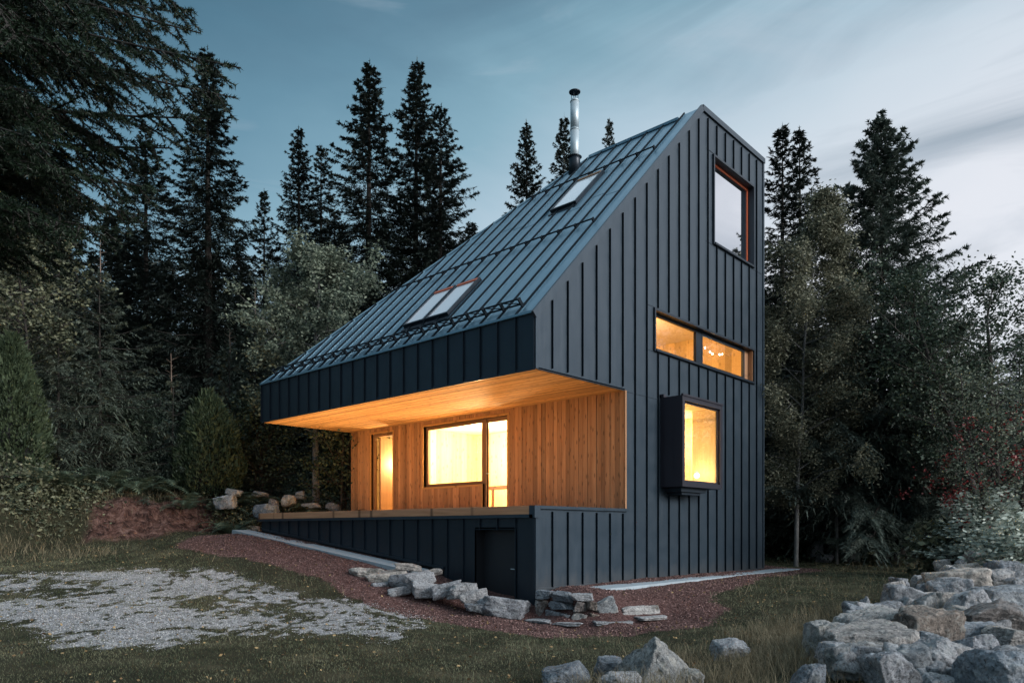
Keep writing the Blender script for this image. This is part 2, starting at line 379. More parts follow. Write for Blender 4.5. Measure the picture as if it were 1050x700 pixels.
def ground_mat():
    m, nt, b = newmat('earth_and_gravel'); g = NG(nt); co = g.coord('Object')
    a = g.n('ShaderNodeAttribute', attribute_name='mask'); sp = g.n('ShaderNodeSeparateColor'); g.l(a.outputs['Color'], sp.inputs[0])
    n1 = g.noise(co, 1.1, 6, .6); nf = g.noise(co, 55, 4, .7); nm = g.noise(co, 9, 5, .65)
    vo = g.n('ShaderNodeTexVoronoi'); vo.inputs['Scale'].default_value = 42; g.l(co, vo.inputs['Vector'])
    soil = g.ramp(n1, [(.3, (.016, .018, .010)), (.5, (.038, .036, .021)), (.68, (.095, .082, .052))])
    soil = g.mix(g.ramp(nf, [(.35, .8), (.6, 0.0)]), soil, (.015, .017, .009))
    red = g.ramp(vo.outputs['Color'], [(.1, (.062, .032, .030)), (.5, (.115, .064, .058)), (.9, (.19, .12, .112))])
    red = g.mix(g.ramp(nm, [(.35, .6), (.6, 0.0)]), red, (.05, .022, .02))
    grey = g.ramp(vo.outputs['Color'], [(.1, (.17, .175, .18)), (.5, (.32, .325, .34)), (.9, (.50, .505, .52))])
    grey = g.mix(g.ramp(nm, [(.4, .5), (.58, 0.0)]), grey, (.09, .085, .08))
    bank = g.ramp(g.noise(g.vmap(co, (1.6, 1.6, .9)), 3.5, 8, .75, .6), [(.38, (.022, .013, .011)), (.5, (.13, .068, .055)), (.62, (.29, .18, .15))])
    def br(ch):  # mask edge broken by noise
        return g.math('ADD', g.math('MULTIPLY', g.math('SUBTRACT', g.math('ADD', ch, g.math('MULTIPLY', nm, .7)), .85), 4.0), .5, True)
    c = g.mix(br(sp.outputs[1]), soil, grey); c = g.mix(br(sp.outputs[0]), c, red)
    c = g.mix(a.outputs['Alpha'], c, bank)
    g.l(c, b.inputs['Base Color']); b.inputs['Roughness'].default_value = .95; b.inputs['Specular IOR Level'].default_value = .15
    st = g.bump(g.noise(co, 5, 8, .8), g.math('ADD', g.math('MULTIPLY', a.outputs['Alpha'], .6), .35), .2, g.bump(vo.outputs['Distance'], .6, .02, g.bump(nf, .6, .03)))
    g.l(st, b.inputs['Normal']); return m
M['ground'] = ground_mat()
fm = lambda a: a[Q].mean(1)
cls = np.zeros(len(Q), int); cls[fm(mg) > .45] = 2; cls[fm(mr) > .5] = 1; cls[fm(mb) > .5] = 3
for k, nm in enumerate(('lawn_ground', 'red_gravel_path', 'grey_gravel_patch', 'earth_bank')):
    q = Q[cls == k]; u, inv = np.unique(q, return_inverse=True)
    me = npmesh(nm, V[u], inv.reshape(-1, 4), 4, smooth=True)
    at_ = me.color_attributes.new('mask', 'FLOAT_COLOR', 'POINT')
    at_.data.foreach_set('color', np.stack([mr[u], mg[u], ms[u], mb[u]], -1).astype(np.float32).ravel())
    tag(link(nm, me, None, M['ground']), kind='structure')

# ------------------------------------------------------------------ the house
H = empty('timber_house', (0, 0, 0))
tag(H, 'dark blue-grey standing seam metal cabin with steep roof and warm lit timber terrace', 'house')
W, L = 9.55, 9.707; ZS, ZE, ZA, XA = 4.357, 5.38, 11.61, 6.11; SL = (ZA-ZE)/XA; ZD = 1.917; XT = 2.83
top = lambda x: min(ZE+SL*x, ZA)
def cells(breaks, lo, hi, holes):
    """split a wall into cells around rectangular holes; lo/hi functions"""
    bs = sorted(set([round(b, 4) for b in breaks]+[round(h[i], 4) for h in holes for i in (0, 1)]))
    out = []
    for a, b in zip(bs[:-1], bs[1:]):
        if b-a < 1e-3: continue
        m = (a+b)/2; iv = [(lo, None)]
        hs = sorted([(h[2], h[3]) for h in holes if h[0] < m < h[1]])
        z = lo(a) if callable(lo) else lo; cur = ('lo',)
        segs = []; prev = None
        for h0, h1 in hs: segs.append((prev, h0)); prev = h1
        segs.append((prev, None))
        for s0, s1 in segs:
            za = [(lo(t) if callable(lo) else lo) if s0 is None else s0 for t in (a, b)]
            zb = [(hi(t) if callable(hi) else hi) if s1 is None else s1 for t in (a, b)]
            if zb[0]-za[0] > 1e-3 or zb[1]-za[1] > 1e-3: out.append((a, b, za, zb))
    return out
TOPW = (6.67, 8.87, 8.52, 10.62); STR = (3.97, 8.89, 5.42, 6.265); BAY = (4.25, 6.02, 2.46, 4.35)
REC = (-1, XT, ZD, ZS)
seams = [k*W/21 for k in range(22)]
g_ = MB()
for a, b, za, zb in cells([0, XA, W]+seams, .44, top, [(max(h[0], 0),)+h[1:] for h in (TOPW, STR, BAY, REC)]):
    g_.poly([(a, 0, za[0]), (b, 0, za[1]), (b, 0, zb[1]), (a, 0, zb[0])])
def cutspans(x, holes, lo, hi, pad=.07):
    iv = [(lo, hi)]
    for h in holes:
        if h[0]-pad < x < h[1]+pad:
            n_ = []
            for p, q in iv:
                if h[2]-pad > p: n_.append((p, min(q, h[2]-pad)))
                if h[3]+pad < q: n_.append((max(p, h[3]+pad), q))
            iv = [i for i in n_ if i[1]-i[0] > .02]
    return iv
for x in seams[1:-1]:
    for p, q in cutspans(x, (TOPW, STR, (4.21, 6.06, 2.42, 4.42), (-1, XT+.02, ZD-.03, ZS+.0)), .44, top(x)-.17):
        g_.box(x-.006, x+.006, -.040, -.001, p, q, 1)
        g_.box(x+.006, x+.020, -.010, -.001, p, q)       # folded foot of the seam
# corner and base flashings, verge flashing, horizontal joints
g_.box(-.02, .05, -.03, -.002, .0, ZD-.06); g_.box(-.02, .05, -.03, -.002, ZS, ZE)
g_.box(W-.05, W+.02, -.03, -.002, .44, ZA-.1)
g_.box(0, W, -.02, -.002, .40, .445)
for (a, b, z) in ((2.83, 3.64, 4.34), (3.64, 3.97, 6.33), (3.64, 3.97, 5.36), (8.89, 9.5, 6.33), (8.89, 9.5, 5.36), (6.3, 6.67, 10.7), (6.3, 6.67, 8.45), (8.87, 9.5, 8.45), (3.64, 4.21, 4.34)):
    g_.box(a, b, -.01, -.001, z, z+.012)
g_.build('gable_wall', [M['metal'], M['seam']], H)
t = math.atan(SL); ax = (math.cos(t), 0, math.sin(t)); az = (-math.sin(t), 0, math.cos(t)); LR = XA/math.cos(t)
v_ = MB()
v_.obox((-.02, -.05, ZE-.13), ax, (0, 1, 0), az, LR+.05, .05, .14)
v_.box(XA-.02, W+.03, -.05, 0, ZA-.10, ZA+.035); v_.obox((0, -.03, ZE+.005), ax, (0, 1, 0), az, LR, .07, .03)
v_.build('verge_flashing', M['metal'], H)
# roof ------------------------------------------------------
RX, RY, RZ = 5.93, 3.2, ZE+SL*5.93; HIP = (L-RY)/RX
r_ = MB()
r_.poly([(0, 0, ZE), (XA, 0, ZA), (XA, .52, ZA), (0, .52, ZE)])
r_.poly([(0, .52, ZE), (RX, .52, RZ), (RX, RY, RZ), (0, L, ZE)])
r_.poly([(0, L, ZE), (RX, RY, RZ), (W, RY, RZ), (W, L, ZE)])
r_.poly([(RX, .52, RZ), (W, .52, RZ), (W, RY, RZ), (RX, RY, RZ)]); r_.poly([(XA, 0, ZA), (W, 0, ZA), (W, .52, ZA), (XA, .52, ZA)])
r_.poly([(RX, .52, RZ), (XA, .52, ZA), (W, .52, ZA), (W, .52, RZ)])
nseam = 21
for k in range(1, nseam):
    y = k*L/nseam
    xe = XA if y < .5 else min(RX, (L-y)/HIP)
    if xe < .2: continue
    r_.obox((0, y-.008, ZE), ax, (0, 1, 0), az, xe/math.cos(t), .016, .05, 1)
    r_.obox((0, y-.025, ZE+.001), ax, (0, 1, 0), az, xe/math.cos(t), .017, .010)
# hip and ridge caps
hv = np.array([RX, RY-L, RZ-ZE]); hl = np.linalg.norm(hv); hv = hv/hl; sd = np.cross(hv, [0, 0, 1]); sd /= np.linalg.norm(sd); up = np.cross(sd, hv)
r_.obox(np.array([0, L, ZE])-sd*.05-up*.01, hv, sd, up, hl, .10, .035)
r_.box(RX-.06, RX+.08, .52, RY, RZ-.02, RZ+.045)
# staggered transverse joints
rr = random.Random(3)
for k in range(nseam):
    y0 = k*L/nseam+.02; y1 = y0+L/nseam-.04
    for xx in (3.3+.12*((k*7) % 3),):
        if xx < (L-y1)/HIP-.2 and k > 0: r_.obox((xx, y0, ZE+SL*xx), ax, (0, 1, 0), az, .03, y1-y0, .006)
r_.box(-.06, .02, 0, L, ZE-.03, ZE+.012)
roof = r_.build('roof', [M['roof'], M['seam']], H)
# eave fascia, far walls
f_ = MB()
f_.poly([(0, 0, ZS), (0, L, ZS), (0, L, ZE), (0, 0, ZE)])
for k in range(0, 22):
    y = k*L/21; y = min(max(y, .012), L-.012)
    f_.box(-.036, -.001, y-.008, y+.008, ZS, ZE-.03)
f_.box(-.02, -.0015, 0, L, ZS-.02, ZS+.03)
f_.build('eave_fascia', M['metal_dark'], H)
w_ = MB()
w_.poly([(0, L, ZS), (W, L, ZS), (W, L, ZE), (0, L, ZE)]); w_.poly([(XT, L, .9), (W, L, .9), (W, L, ZS), (XT, L, ZS)])
w_.poly([(W, 0, .3), (W, L, .3), (W, L, ZE), (W, RY, RZ), (W, .52, RZ), (W, .52, ZA), (W, 0, ZA)])
for k in range(1, 21): y = k*W/21; w_.box(y-.008, y+.008, L+.001, L+.04, ZS if y < XT else .9, ZE-.03)
for k in range(1, 21):
    y = k*L/21; w_.box(W+.001, W+.04, y-.008, y+.008, .3, (ZE+(L-y)/(L-RY)*(RZ-ZE) if y > RY else RZ)-.05)
w_.build('rear_wall', M['metal'], H)
# skylights -------------------------------------------------
def skylight(x0, x1, y0, y1, red):
    m = MB(); l = (x1-x0)/math.cos(t); o = np.array([x0, y0, ZE+SL*x0]); A = np.array(ax); Z = np.array(az); Y = np.array((0, 1, 0))
    wy = y1-y0; h = .09; e = .045
    m.obox(o, ax, Y, az, e, wy, h); m.obox(o+A*(l-e), ax, Y, az, e, wy, h)
    m.obox(o+A*e, ax, Y, az, l-2*e, e, h); m.obox(o+A*e+Y*(wy-e), ax, Y, az, l-2*e, e, h)
    m.obox(o-A*.12-Y*.02, ax, Y, az, .12, wy+.04, .02)
    s = m.build('skylight', M['metal_dark'], H)
    p = MB(); p.obox(o+A*e+Y*e+Z*.05, ax, Y, az, l-2*e, wy-2*e, .02); p.build('pane', M['mirror_pale'], s)
    q = MB(); q.obox(o+A*(l-e-.07)+Y*e+Z*.068, ax, Y, az, .07, wy-2*e, .03); q.build('sash', M['red_frame'] if red else M['frame'], s)
    return s
skylight(.62, 1.60, 3.74, 4.44, True)['label'] = 'left skylight of the lower pair'
skylight(.62, 1.60, 2.95, 3.67, True)['label'] = 'right skylight of the lower pair'
skylight(3.52, 4.62, 1.78, 2.55, False)['label'] = 'single upper skylight below the chimney'
# snow guards -----------------------------------------------
def snow_guard(x, hip, pipes, y0=.45):
    m = MB(); ye = min(L-.25, L-HIP*x-.1); Z = np.array(az)
    for h_ in pipes:
        m.tube([np.array([x, y0, ZE+SL*x])+Z*h_, np.array([x, ye, ZE+SL*x])+Z*h_], .017, 6)
    for k in range(1, 21):
        y = k*L/21
        if y0-.1 < y < ye:
            o = np.array([x-.05, y-.02, ZE+SL*(x-.05)])
            m.obox(o, ax, (0, 1, 0), az, .07, .03, pipes[-1]+.03)
            m.obox(o+np.array(ax)*.07, ax, (0, 1, 0), az, .07, .03, .05)
    if len(pipes) > 1:   # lattice between the two eave pipes
        for k in range(1, 20):
            y = k*L/21
            if y+L/21 < ye:
                p0 = np.array([x, y, ZE+SL*x])+Z*pipes[0]; p1 = np.array([x, y+L/21, ZE+SL*x])+Z*pipes[1]
                m.tube([p0, p1], .010, 4)
    return m.build('snow_guard', M['guard'], H)
snow_guard(.22, HIP, (.06, .17)); snow_guard(2.42, HIP, (.08,)); snow_guard(4.76, HIP, (.08,))
# chimney ---------------------------------------------------
cx, cy = 5.50, 3.38; zb = ZE+SL*cx-.15
m = MB(); m.tube([(cx, cy, zb+.35), (cx, cy, 12.05)], .115, 24); m.tube([(cx, cy, 12.05), (cx, cy, 12.08)], .124, 24); m.tube([(cx, cy, 12.08), (cx, cy, 12.82)], .115, 24)
m.tube([(cx, cy, 12.80), (cx, cy, 12.86)], [.125, .10], 24)
ch = m.build('chimney', M['steel'], H, True)
m = MB(); m.tube([(cx, cy, zb), (cx, cy, zb+.42), (cx, cy, zb+.5)], [.17, .145, .15], 24); m.tube([(cx, cy, zb+.5), (cx, cy, zb+.54)], [.19, .13], 24)
m.build('collar', M['metal_dark'], ch, True)
m = MB(); m.tube([(cx, cy, 13.05), (cx, cy, 13.07), (cx, cy, 13.12)], [.15, .155, .02], 24)
for k in range(4):
    a = k*math.pi/2+.4; m.tube([(cx+.09*math.cos(a), cy+.09*math.sin(a), 12.85), (cx+.09*math.cos(a), cy+.09*math.sin(a), 13.06)], .008, 6)
m.build('rain_cap', M['metal_dark'], ch)
# terrace ---------------------------------------------------
s_ = MB()
nb = 28
for k in range(nb):
    a = k*XT/nb+.02; s_.box(a, a+XT/nb-.006, .03, L-.03, ZS-.006-.003*(k % 2), ZS+.03)
s_.box(.0, XT, .0, L, ZS+.01, ZS+.035)
s_.build('soffit', M['soffit'], H)
DOOR1 = (7.65, 8.65, ZD-.03, 4.20); WIN = (3.29, 6.35, 2.60, 4.20); DOOR2 = (3.29, 4.12, ZD-.03, 2.60)
tw = MB(); yb = [0]
while yb[-1] < 9.62: yb.append(yb[-1]+.118)
for k in range(len(yb)-1):
    dx = (.0, .012, .004, .018)[rr.randrange(4)]
    for a, b, za, zb_ in cells([yb[k]+.003, min(yb[k+1]-.003, 9.6)], ZD-.04, ZS, [h for h in (DOOR1, WIN, DOOR2)]):
        if a >= yb[k] and b <= yb[k+1]+1e-6:
            tw.box(XT-.02-dx, XT+.02, a, b, za[0], zb_[0])
for a, b, za, zb_ in cells([0, 9.64], ZD-.06, ZS, [DOOR1, WIN, DOOR2]): tw.box(XT+.021, XT+.06, a, b, za[0], zb_[0])
tw.box(XT-.025, XT+.06, 9.605, 9.64, ZD-.04, ZS)
tw.box(XT-.03, XT+.02, -.028, -.003, ZD, ZS)
tw.build('timber_wall', M['timber'], H)
d_ = MB()
nd = 20
for k in range(nd): a = .06+k*(XT-.06)/nd; d_.box(a, a+(XT-.06)/nd-.008, .06, L-.02, ZD-.05, ZD-.02)
deck = d_.build('deck', M['deckwood'], H)
b_ = MB(); b_.box(-.05, .05, .09, L+.08, ZD-.155, ZD); b_.build('deck_beam', M['beamwood'], H, bevel=.006)
c_ = MB()
c_.box(-.075, .0, .0, L+.10, ZD-.215, ZD-.157); c_.box(-.075, .08, -.05, .085, ZD-.215, ZD+.004)
c_.box(.085, XT+.05, -.05, .06, ZD-.055, ZD+.002)
c_.build('coping', M['metal'], H)
zslope = lambda y: .70+(y-2.41)*(1.47-.70)/(9.62-2.41)
DR = (.48, 1.50, -.3, 1.48)
u_ = MB()
for a, b, za, zb_ in cells([0, 2.41]+[k*L/21 for k in range(1, 6)], -.25, ZD-.2, [DR]):
    u_.poly([(0, a, za[0]), (0, b, za[1]), (0, b, zb_[1]), (0, a, zb_[0])])
for a, b, za, zb_ in cells([2.41, L], zslope, ZD-.2, []): u_.poly([(0, a, za[0]), (0, b, za[1]), (0, b, zb_[1]), (0, a, zb_[0])])
for k in range(1, 21):
    y = k*L/21
    for p, q in cutspans(y, [DR], -.25 if y < 2.41 else zslope(y), ZD-.215, .0): u_.box(-.034, -.001, y-.008, y+.008, p, q)
u_.box(-.012, -.001, 0, 2.41, 1.49, 1.503); u_.box(-.03, .0, -.005, .05, -.25, ZD-.22)
u_.poly([(0, L, 1.2), (XT, L, 1.2), (XT, L, ZD), (0, L, ZD)])
# slanted bottom flashing
u_.obox((-.03, 2.41, .69), (0, math.cos(.106), math.sin(.106)), (1, 0, 0), (0, -math.sin(.106), math.cos(.106)), 7.3, .03, .05)
u_.build('base_wall', M['metal_dark'], H)
p_ = MB(); p_.box(.03, .25, 2.41, L, -.3, 1.5); p_.box(.03, .2, .04, .4, -.3, 1.4); p_.box(.06, W, .02, .2, -.1, .5); p_.build('plinth', M['dark'], H)
cd = MB(); cd.box(.22, .27, .42, 1.56, -.3, 1.55); cd.box(0, .25, .44, .48, -.3, 1.5); cd.box(0, .25, 1.5, 1.54, -.3, 1.5); cd.box(0, .25, .44, 1.54, 1.48, 1.53)
cdo = cd.build('cellar_door', M['door'], H); cdo['label'] = 'dark cellar door recessed under the deck'
hd = MB(); hd.tube([(.22, .62, .75), (.17, .62, .75), (.17, .75, .75)], .011, 8); hd.build('handle', M['steel'], cdo)
# windows ---------------------------------------------------
def fr(mb, axis_, c, a0, a1, z0, z1, w, dep, m=0, sides='lrtb'):
    """frame bars; axis_ 'x': plane X=c spanning Y; 'y': plane Y=c spanning X"""
    def bx(p, q, r, s): (mb.box(c, c+dep, p, q, r, s, m) if axis_ == 'x' else mb.box(p, q, c, c+dep, r, s, m))
    if 'l' in sides: bx(a0, a0+w, z0, z1)
    if 'r' in sides: bx(a1-w, a1, z0, z1)
    if 't' in sides: bx(a0+w, a1-w, z1-w, z1)
    if 'b' in sides: bx(a0+w, a1-w, z0, z0+w)
def quad(mb, axis_, c, a0, a1, z0, z1, m=0):
    (mb.box(c, c+.01, a0, a1, z0, z1, m) if axis_ == 'x' else mb.box(a0, a1, c, c+.01, z0, z1, m))
# top window
m = MB(); a0, a1, z0, z1 = TOPW
m.box(a0-.05, a0, -.05, .36, z0-.05, z1+.05); m.box(a1, a1+.05, -.05, .36, z0-.05, z1+.05); m.box(a0, a1, -.05, .36, z1, z1+.05); m.box(a0, a1, -.07, .36, z0-.05, z0)
tw_ = m.build('window', M['metal_dark'], H); tw_['label'] = 'top window with orange-red frame reflecting the sky'
m = MB(); fr(m, 'y', .12, a0, a1, z0, z1, .06, .07); fr_ = m.build('frame', M['red_frame'], tw_)
m = MB(); quad(m, 'y', .135, a0+.06, a1-.06, z0+.06, z1-.06); m.build('pane', M['mirror'], tw_)
m = MB(); m.box(a0-.05, a1+.05, .36, .4, z0-.05, z1+.05); m.build('backing', M['dark'], tw_)
# strip window
m = MB(); a0, a1, z0, z1 = STR
m.box(a0-.05, a0, -.045, .1, z0-.05, z1+.05); m.box(a1, a1+.05, -.045, .1, z0-.05, z1+.05); m.box(a0, a1, -.045, .2, z1, z1+.05); m.box(a0, a1, -.07, .2, z0-.05, z0)
sw = m.build('window', M['metal_dark'], H); sw['label'] = 'long low strip window glowing amber'
m = MB(); fr(m, 'y', .10, a0, a1-.3, z0, z1, .055, .06); m.box(5.98, 6.24, .09, .16, z0+.05, z1-.05); fr(m, 'y', .085, 6.24, a1-.3, z0+.03, z1-.03, .06, .03)
m.build('frame', M['metal_dark'], sw)
m = MB(); m.box(a1-.3, a1, .12, .16, z0, z1); m.box(a1-.02, a1-.001, .0, .12, z0, z1); m.build('reveal_board', M['timber'], sw)
m = MB(); quad(m, 'y', .12, a0+.05, 5.98, z0+.05, z1-.05); m.build('pane', M['glass'], sw)
m = MB(); quad(m, 'y', .12, 6.3, a1-.36, z0+.09, z1-.09); m.build('pane', M['glass'], sw)
# bay window
m = MB(); x0, x1, z0, z1, yb_ = 4.21, 6.06, 2.42, 4.39, -.55
m.box(x0, x0+.035, yb_, .02, z0, z1); m.box(x1-.035, x1, yb_, .02, z0, z1); m.box(x0+.035, x1-.035, yb_, .02, z1-.035, z1); m.box(x0+.035, x1-.035, yb_, .02, z0, z0+.035)
m.box(x0-.01, x1+.01, yb_-.02, yb_+.03, z1-.01, z1+.03); m.box(x0-.02, x0+.05, -.10, 0, z1+.0, z1+.07); m.box(x0-.02, x1+.02, -.035, -.002, z1, z1+.06)
bay = m.build('bay_window', M['bay'], H); bay['label'] = 'projecting box window glowing yellow'
m = MB(); m.box(x0+.18, x1-.55, -.42, 0, z0-.10, z0-.002); m.box(x0+.30, x1-.75, -.36, 0, z0-.16, z0-.10); m.build('bracket', M['metal_dark'], bay)
m = MB(); fr(m, 'y', yb_+.004, x0+.036, x1-.036, z0+.036, z1-.036, .075, .05); fr(m, 'y', yb_+.06, x0+.10, x1-.10, z0+.10, z1-.10, .05, .04); m.build('frame', M['bay'], bay)
m = MB(); quad(m, 'y', yb_+.075, x0+.14, x1-.14, z0+.14, z1-.14); m.build('pane', M['glass'], bay)
m = MB(); m.box(x0+.037, x0+.07, yb_+.1, .2, z0+.04, z1-.04); m.box(x1-.07, x1-.037, yb_+.1, .2, z0+.04, z1-.04); m.box(x0+.07, x1-.07, yb_+.1, .2, z1-.07, z1-.04); m.box(x0+.07, x1-.07, yb_+.1, .2, z0+.04, z0+.07)
m.build('lining', M['innerx'], bay)
# terrace window and glazed door
rv = MB()
rv.box(XT-.045, XT+.12, WIN[1], WIN[1]+.05, WIN[2]-.05, WIN[3]+.05); rv.box(XT-.045, XT+.12, WIN[0]-.05, WIN[0], ZD-.04, WIN[3]+.05)
rv.box(XT-.045, XT+.12, WIN[0], WIN[1], WIN[3], WIN[3]+.05); rv.box(XT-.045, XT+.12, 4.17, WIN[1], WIN[2]-.05, WIN[2]); rv.box(XT-.045, XT+.12, 4.12, 4.17, ZD-.04, WIN[2])
tw2 = rv.build('window', M['soffit'], H); tw2['label'] = 'large terrace window glowing yellow, joined to the glazed door'
m = MB(); fr(m, 'x', XT+.06, 4.16, WIN[1], WIN[2], WIN[3], .085, .06); m.build('frame', M['frame'], tw2)
m = MB(); quad(m, 'x', XT+.09, 4.24, WIN[1]-.085, WIN[2]+.085, WIN[3]-.085); m.build('pane', M['glass'], tw2)
m = MB(); fr(m, 'x', XT+.05, WIN[0], 4.16, ZD-.03, WIN[3], .1, .07, sides='lrt'); m.box(XT+.05, XT+.12, WIN[0]+.1, 4.06, ZD-.03, ZD+.06); m.box(XT+.03, XT+.1, 4.06, 4.16, ZD-.03, WIN[3]-.001)
gd = m.build('glazed_door', M['frame'], H); gd['label'] = 'tall glazed terrace door on the right of the large window'
m = MB(); quad(m, 'x', XT+.09, WIN[0]+.1, 4.06, ZD+.06, WIN[3]-.1); m.build('pane', M['glass'], gd)
m = MB(); m.tube([(XT+.03, 4.0, 2.85), (XT-.02, 4.0, 2.85), (XT-.02, 3.9, 2.85)], .012, 8); m.build('handle', M['steel'], gd)
m = MB(); m.box(XT-.045, XT+.13, 8.65, 8.70, ZD-.04, 4.25); m.box(XT-.045, XT+.13, 7.60, 7.65, ZD-.04, 4.25); m.box(XT-.045, XT+.13, 7.65, 8.65, 4.20, 4.25)
sd_ = m.build('door', M['soffit'], H); sd_['label'] = 'narrow lit terrace door at the left end'
m = MB(); fr(m, 'x', XT+.04, 7.65, 8.65, ZD-.03, 4.2, .08, .08, sides='lrt'); m.box(XT+.12, XT+.9, 8.40, 8.46, ZD, 4.1); m.build('frame', M['frame'], sd_)
# interior ---------------------------------------------------
def room(name, x0, x1, y0, y1, z0, z1, hx=(), hy=()):
    m = MB()
    for a, b, za, zb_ in cells([y0, y1], z0, z1, list(hx)): m.poly([(x0, a, za[0]), (x0, b, za[1]), (x0, b, zb_[1]), (x0, a, zb_[0])])
    for a, b, za, zb_ in cells([x0, x1], z0, z1, list(hy)): m.poly([(a, y0, za[0]), (b, y0, za[1]), (b, y0, zb_[1]), (a, y0, zb_[0])], 1)
    m.poly([(x1, y0, z0), (x1, y1, z0), (x1, y1, z1), (x1, y0, z1)]); m.poly([(x0, y1, z0), (x1, y1, z0), (x1, y1, z1), (x0, y1, z1)], 1)
    m.poly([(x0, y0, z0), (x1, y0, z0), (x1, y1, z0), (x0, y1, z0)], 1); m.poly([(x0, y0, z1), (x1, y0, z1), (x1, y1, z1), (x0, y1, z1)], 2)
    return m.build(name, [M['inner'], M['innerx'], M['white_in']], H)
room('living_room', 2.95, 9.3, .2, 7.2, ZD-.02, 4.33, [(3.29, 6.35, 2.60, 4.20), (3.29, 4.12, ZD-.02, 2.60)], [(4.25, 6.02, 2.46, 4.35-.03)])
room('side_room', 2.96, 5.2, 7.28, 9.5, ZD-.02, 4.33, [(7.65, 8.65, ZD-.02, 4.20)])
room('upper_room', 3.5, 9.3, .16, 4.6, 4.75, 7.0, (), [(3.97, 8.89, 5.42, 6.265)])
m = MB(); m.box(5.6, 5.7, 4.6, 7.19, ZD-.01, 4.32); m.build('partition', M['inner'], H)
# deck lights added out of view to wash the soffit with warm light
def light(kind, name, loc, power, col, size=.2, rot=(0, 0, 0), sy=None, spread=None):
    l = bpy.data.lights.new(name, kind); l.energy = power; l.color = col
    if kind == 'AREA':
        l.size = size
        if sy: l.shape = 'RECTANGLE'; l.size_y = sy
        if spread: l.spread = spread
    elif kind == 'POINT': l.shadow_soft_size = size
    o = bpy.data.objects.new(name, l); COL.objects.link(o); o.location = loc; o.rotation_euler = rot; return o
WARM = (1, .62, .26); WARM2 = (1, .70, .34)
for k, y in enumerate((.9, 2.9, 4.9, 6.9, 8.9)):
    m = MB(); m.tube([(.35, y, ZD-.03), (.35, y, ZD-.008)], .06, 16); dl = m.build('unseen_deck_light', M['steel'], H)
    m = MB(); m.tube([(.35, y, ZD-.0085), (.35, y, ZD-.005)], .045, 16); m.build('lens', M['unseen_uplight'], dl)
    light('AREA', 'unseen_deck_light_glow', (.35, y, ZD+.0), (10, 17, 22, 25, 25)[k], WARM, .3, (math.pi, 0, 0))
light('POINT', 'living_room_lamp', (4.1, 5.6, 3.7), 260, WARM2, .15)
light('POINT', 'living_room_lamp', (3.9, 4.0, 3.6), 150, WARM2, .15)
light('POINT', 'bay_lamp', (5.66, -.10, 2.82), 9, WARM2, .06)
light('POINT', 'living_room_lamp', (6.4, 1.3, 3.6), 60, WARM, .12)
bl = empty('table_lamp', (5.66, -.10, 2.49)); tag(bl, 'small globe lamp glowing in the lower right of the box window', 'lamp')
m = MB(); m.tube([(0, 0, 0), (0, 0, .02), (0, 0, .03), (0, 0, .20)], [.06, .06, .01, .01], 16); m.build('foot', M['steel'], bl)
m = MB(); hs_ = np.linspace(-.06, .06, 9); m.tube([(0, 0, .26+q) for q in hs_], [max(.004, math.sqrt(.0037-q*q)) for q in hs_], 16); m.build('globe', M['globe'], bl, True)
m = MB(); m.box(7.0, 7.08, .21, 2.4, ZD-.01, 4.32); m.build('partition', M['inner'], H)
light('POINT', 'dining_lamp', (5.9, 2.6, 3.9), 90, WARM, .12)
light('POINT', 'side_room_lamp', (3.6, 8.1, 3.4), 90, WARM2, .1)
light('POINT', 'upper_room_lamp', (6.0, 2.4, 6.3), 120, (1, .52, .16), .15)
# things inside
tb = empty('dining_table', (4.5, 5.1, ZD-.02)); tag(tb, 'wooden table seen through the glazed terrace door', 'table')
m = MB(); m.box(-.45, .45, -.8, .8, .70, .74); m.build('tabletop', M['deckwood'], tb)
for sx in (-.4, .4):
    for sy in (-.72, .72): m = MB(); m.box(sx-.03, sx+.03, sy-.03, sy+.03, 0, .70); m.build('leg', M['deckwood'], tb)
sl = empty('string_lights', (6.9, .22, 6.1)); tag(sl, 'string of small bulbs behind the right half of the strip window', 'string lights')
m = MB(); pts = [(x, .12, -.03-.10*math.sin(x*2.6+.4)**2) for x in np.linspace(-.4, 1.3, 14)]; m.tube(pts, .004, 4); m.build('cable', M['metal_dark'], sl)
for k in (1, 3, 5, 6, 9, 10):
    m = MB(); x, y, z = pts[k]; m.tube([(x, y, z), (x, y, z-.02), (x, y, z-.04)], [.008, .016, .004], 8); m.build('bulb', M['bulb'], sl)

# concrete strips --------------------------------------------
m = MB(); n = 12
for k in range(n):
    a = .95+k*.8; b = min(a+.795, 10.1)
    if b-a < .1: break
    m.box(a, b, -.80, -.27, .25, .415)
tag(m.build('concrete_strip', M['concrete'], None, bevel=.006), 'pale concrete strip on the ground along the gable wall', 'concrete strip')
m = MB(); n = 10
for k in range(n):
    y0 = 2.75+k*.74; y1 = y0+.735; z0 = zslope(y0)-.05; z1 = zslope(y1)-.05; i = len(m.v)
    m.v += [(-.62, y0, z0-.2), (-.12, y0, z0-.2), (-.12, y1, z1-.2), (-.62, y1, z1-.2), (-.62, y0, z0), (-.12, y0, z0), (-.12, y1, z1), (-.62, y1, z1)]
    for f in ((0, 3, 2, 1), (4, 5, 6, 7), (0, 1, 5, 4), (1, 2, 6, 5), (2, 3, 7, 6), (3, 0, 4, 7)): m.f.append(tuple(i+q for q in f)); m.m.append(0)
tag(m.build('concrete_strip', M['concrete'], None, bevel=.006), 'pale concrete strip sloping beside the wall under the deck', 'concrete strip')

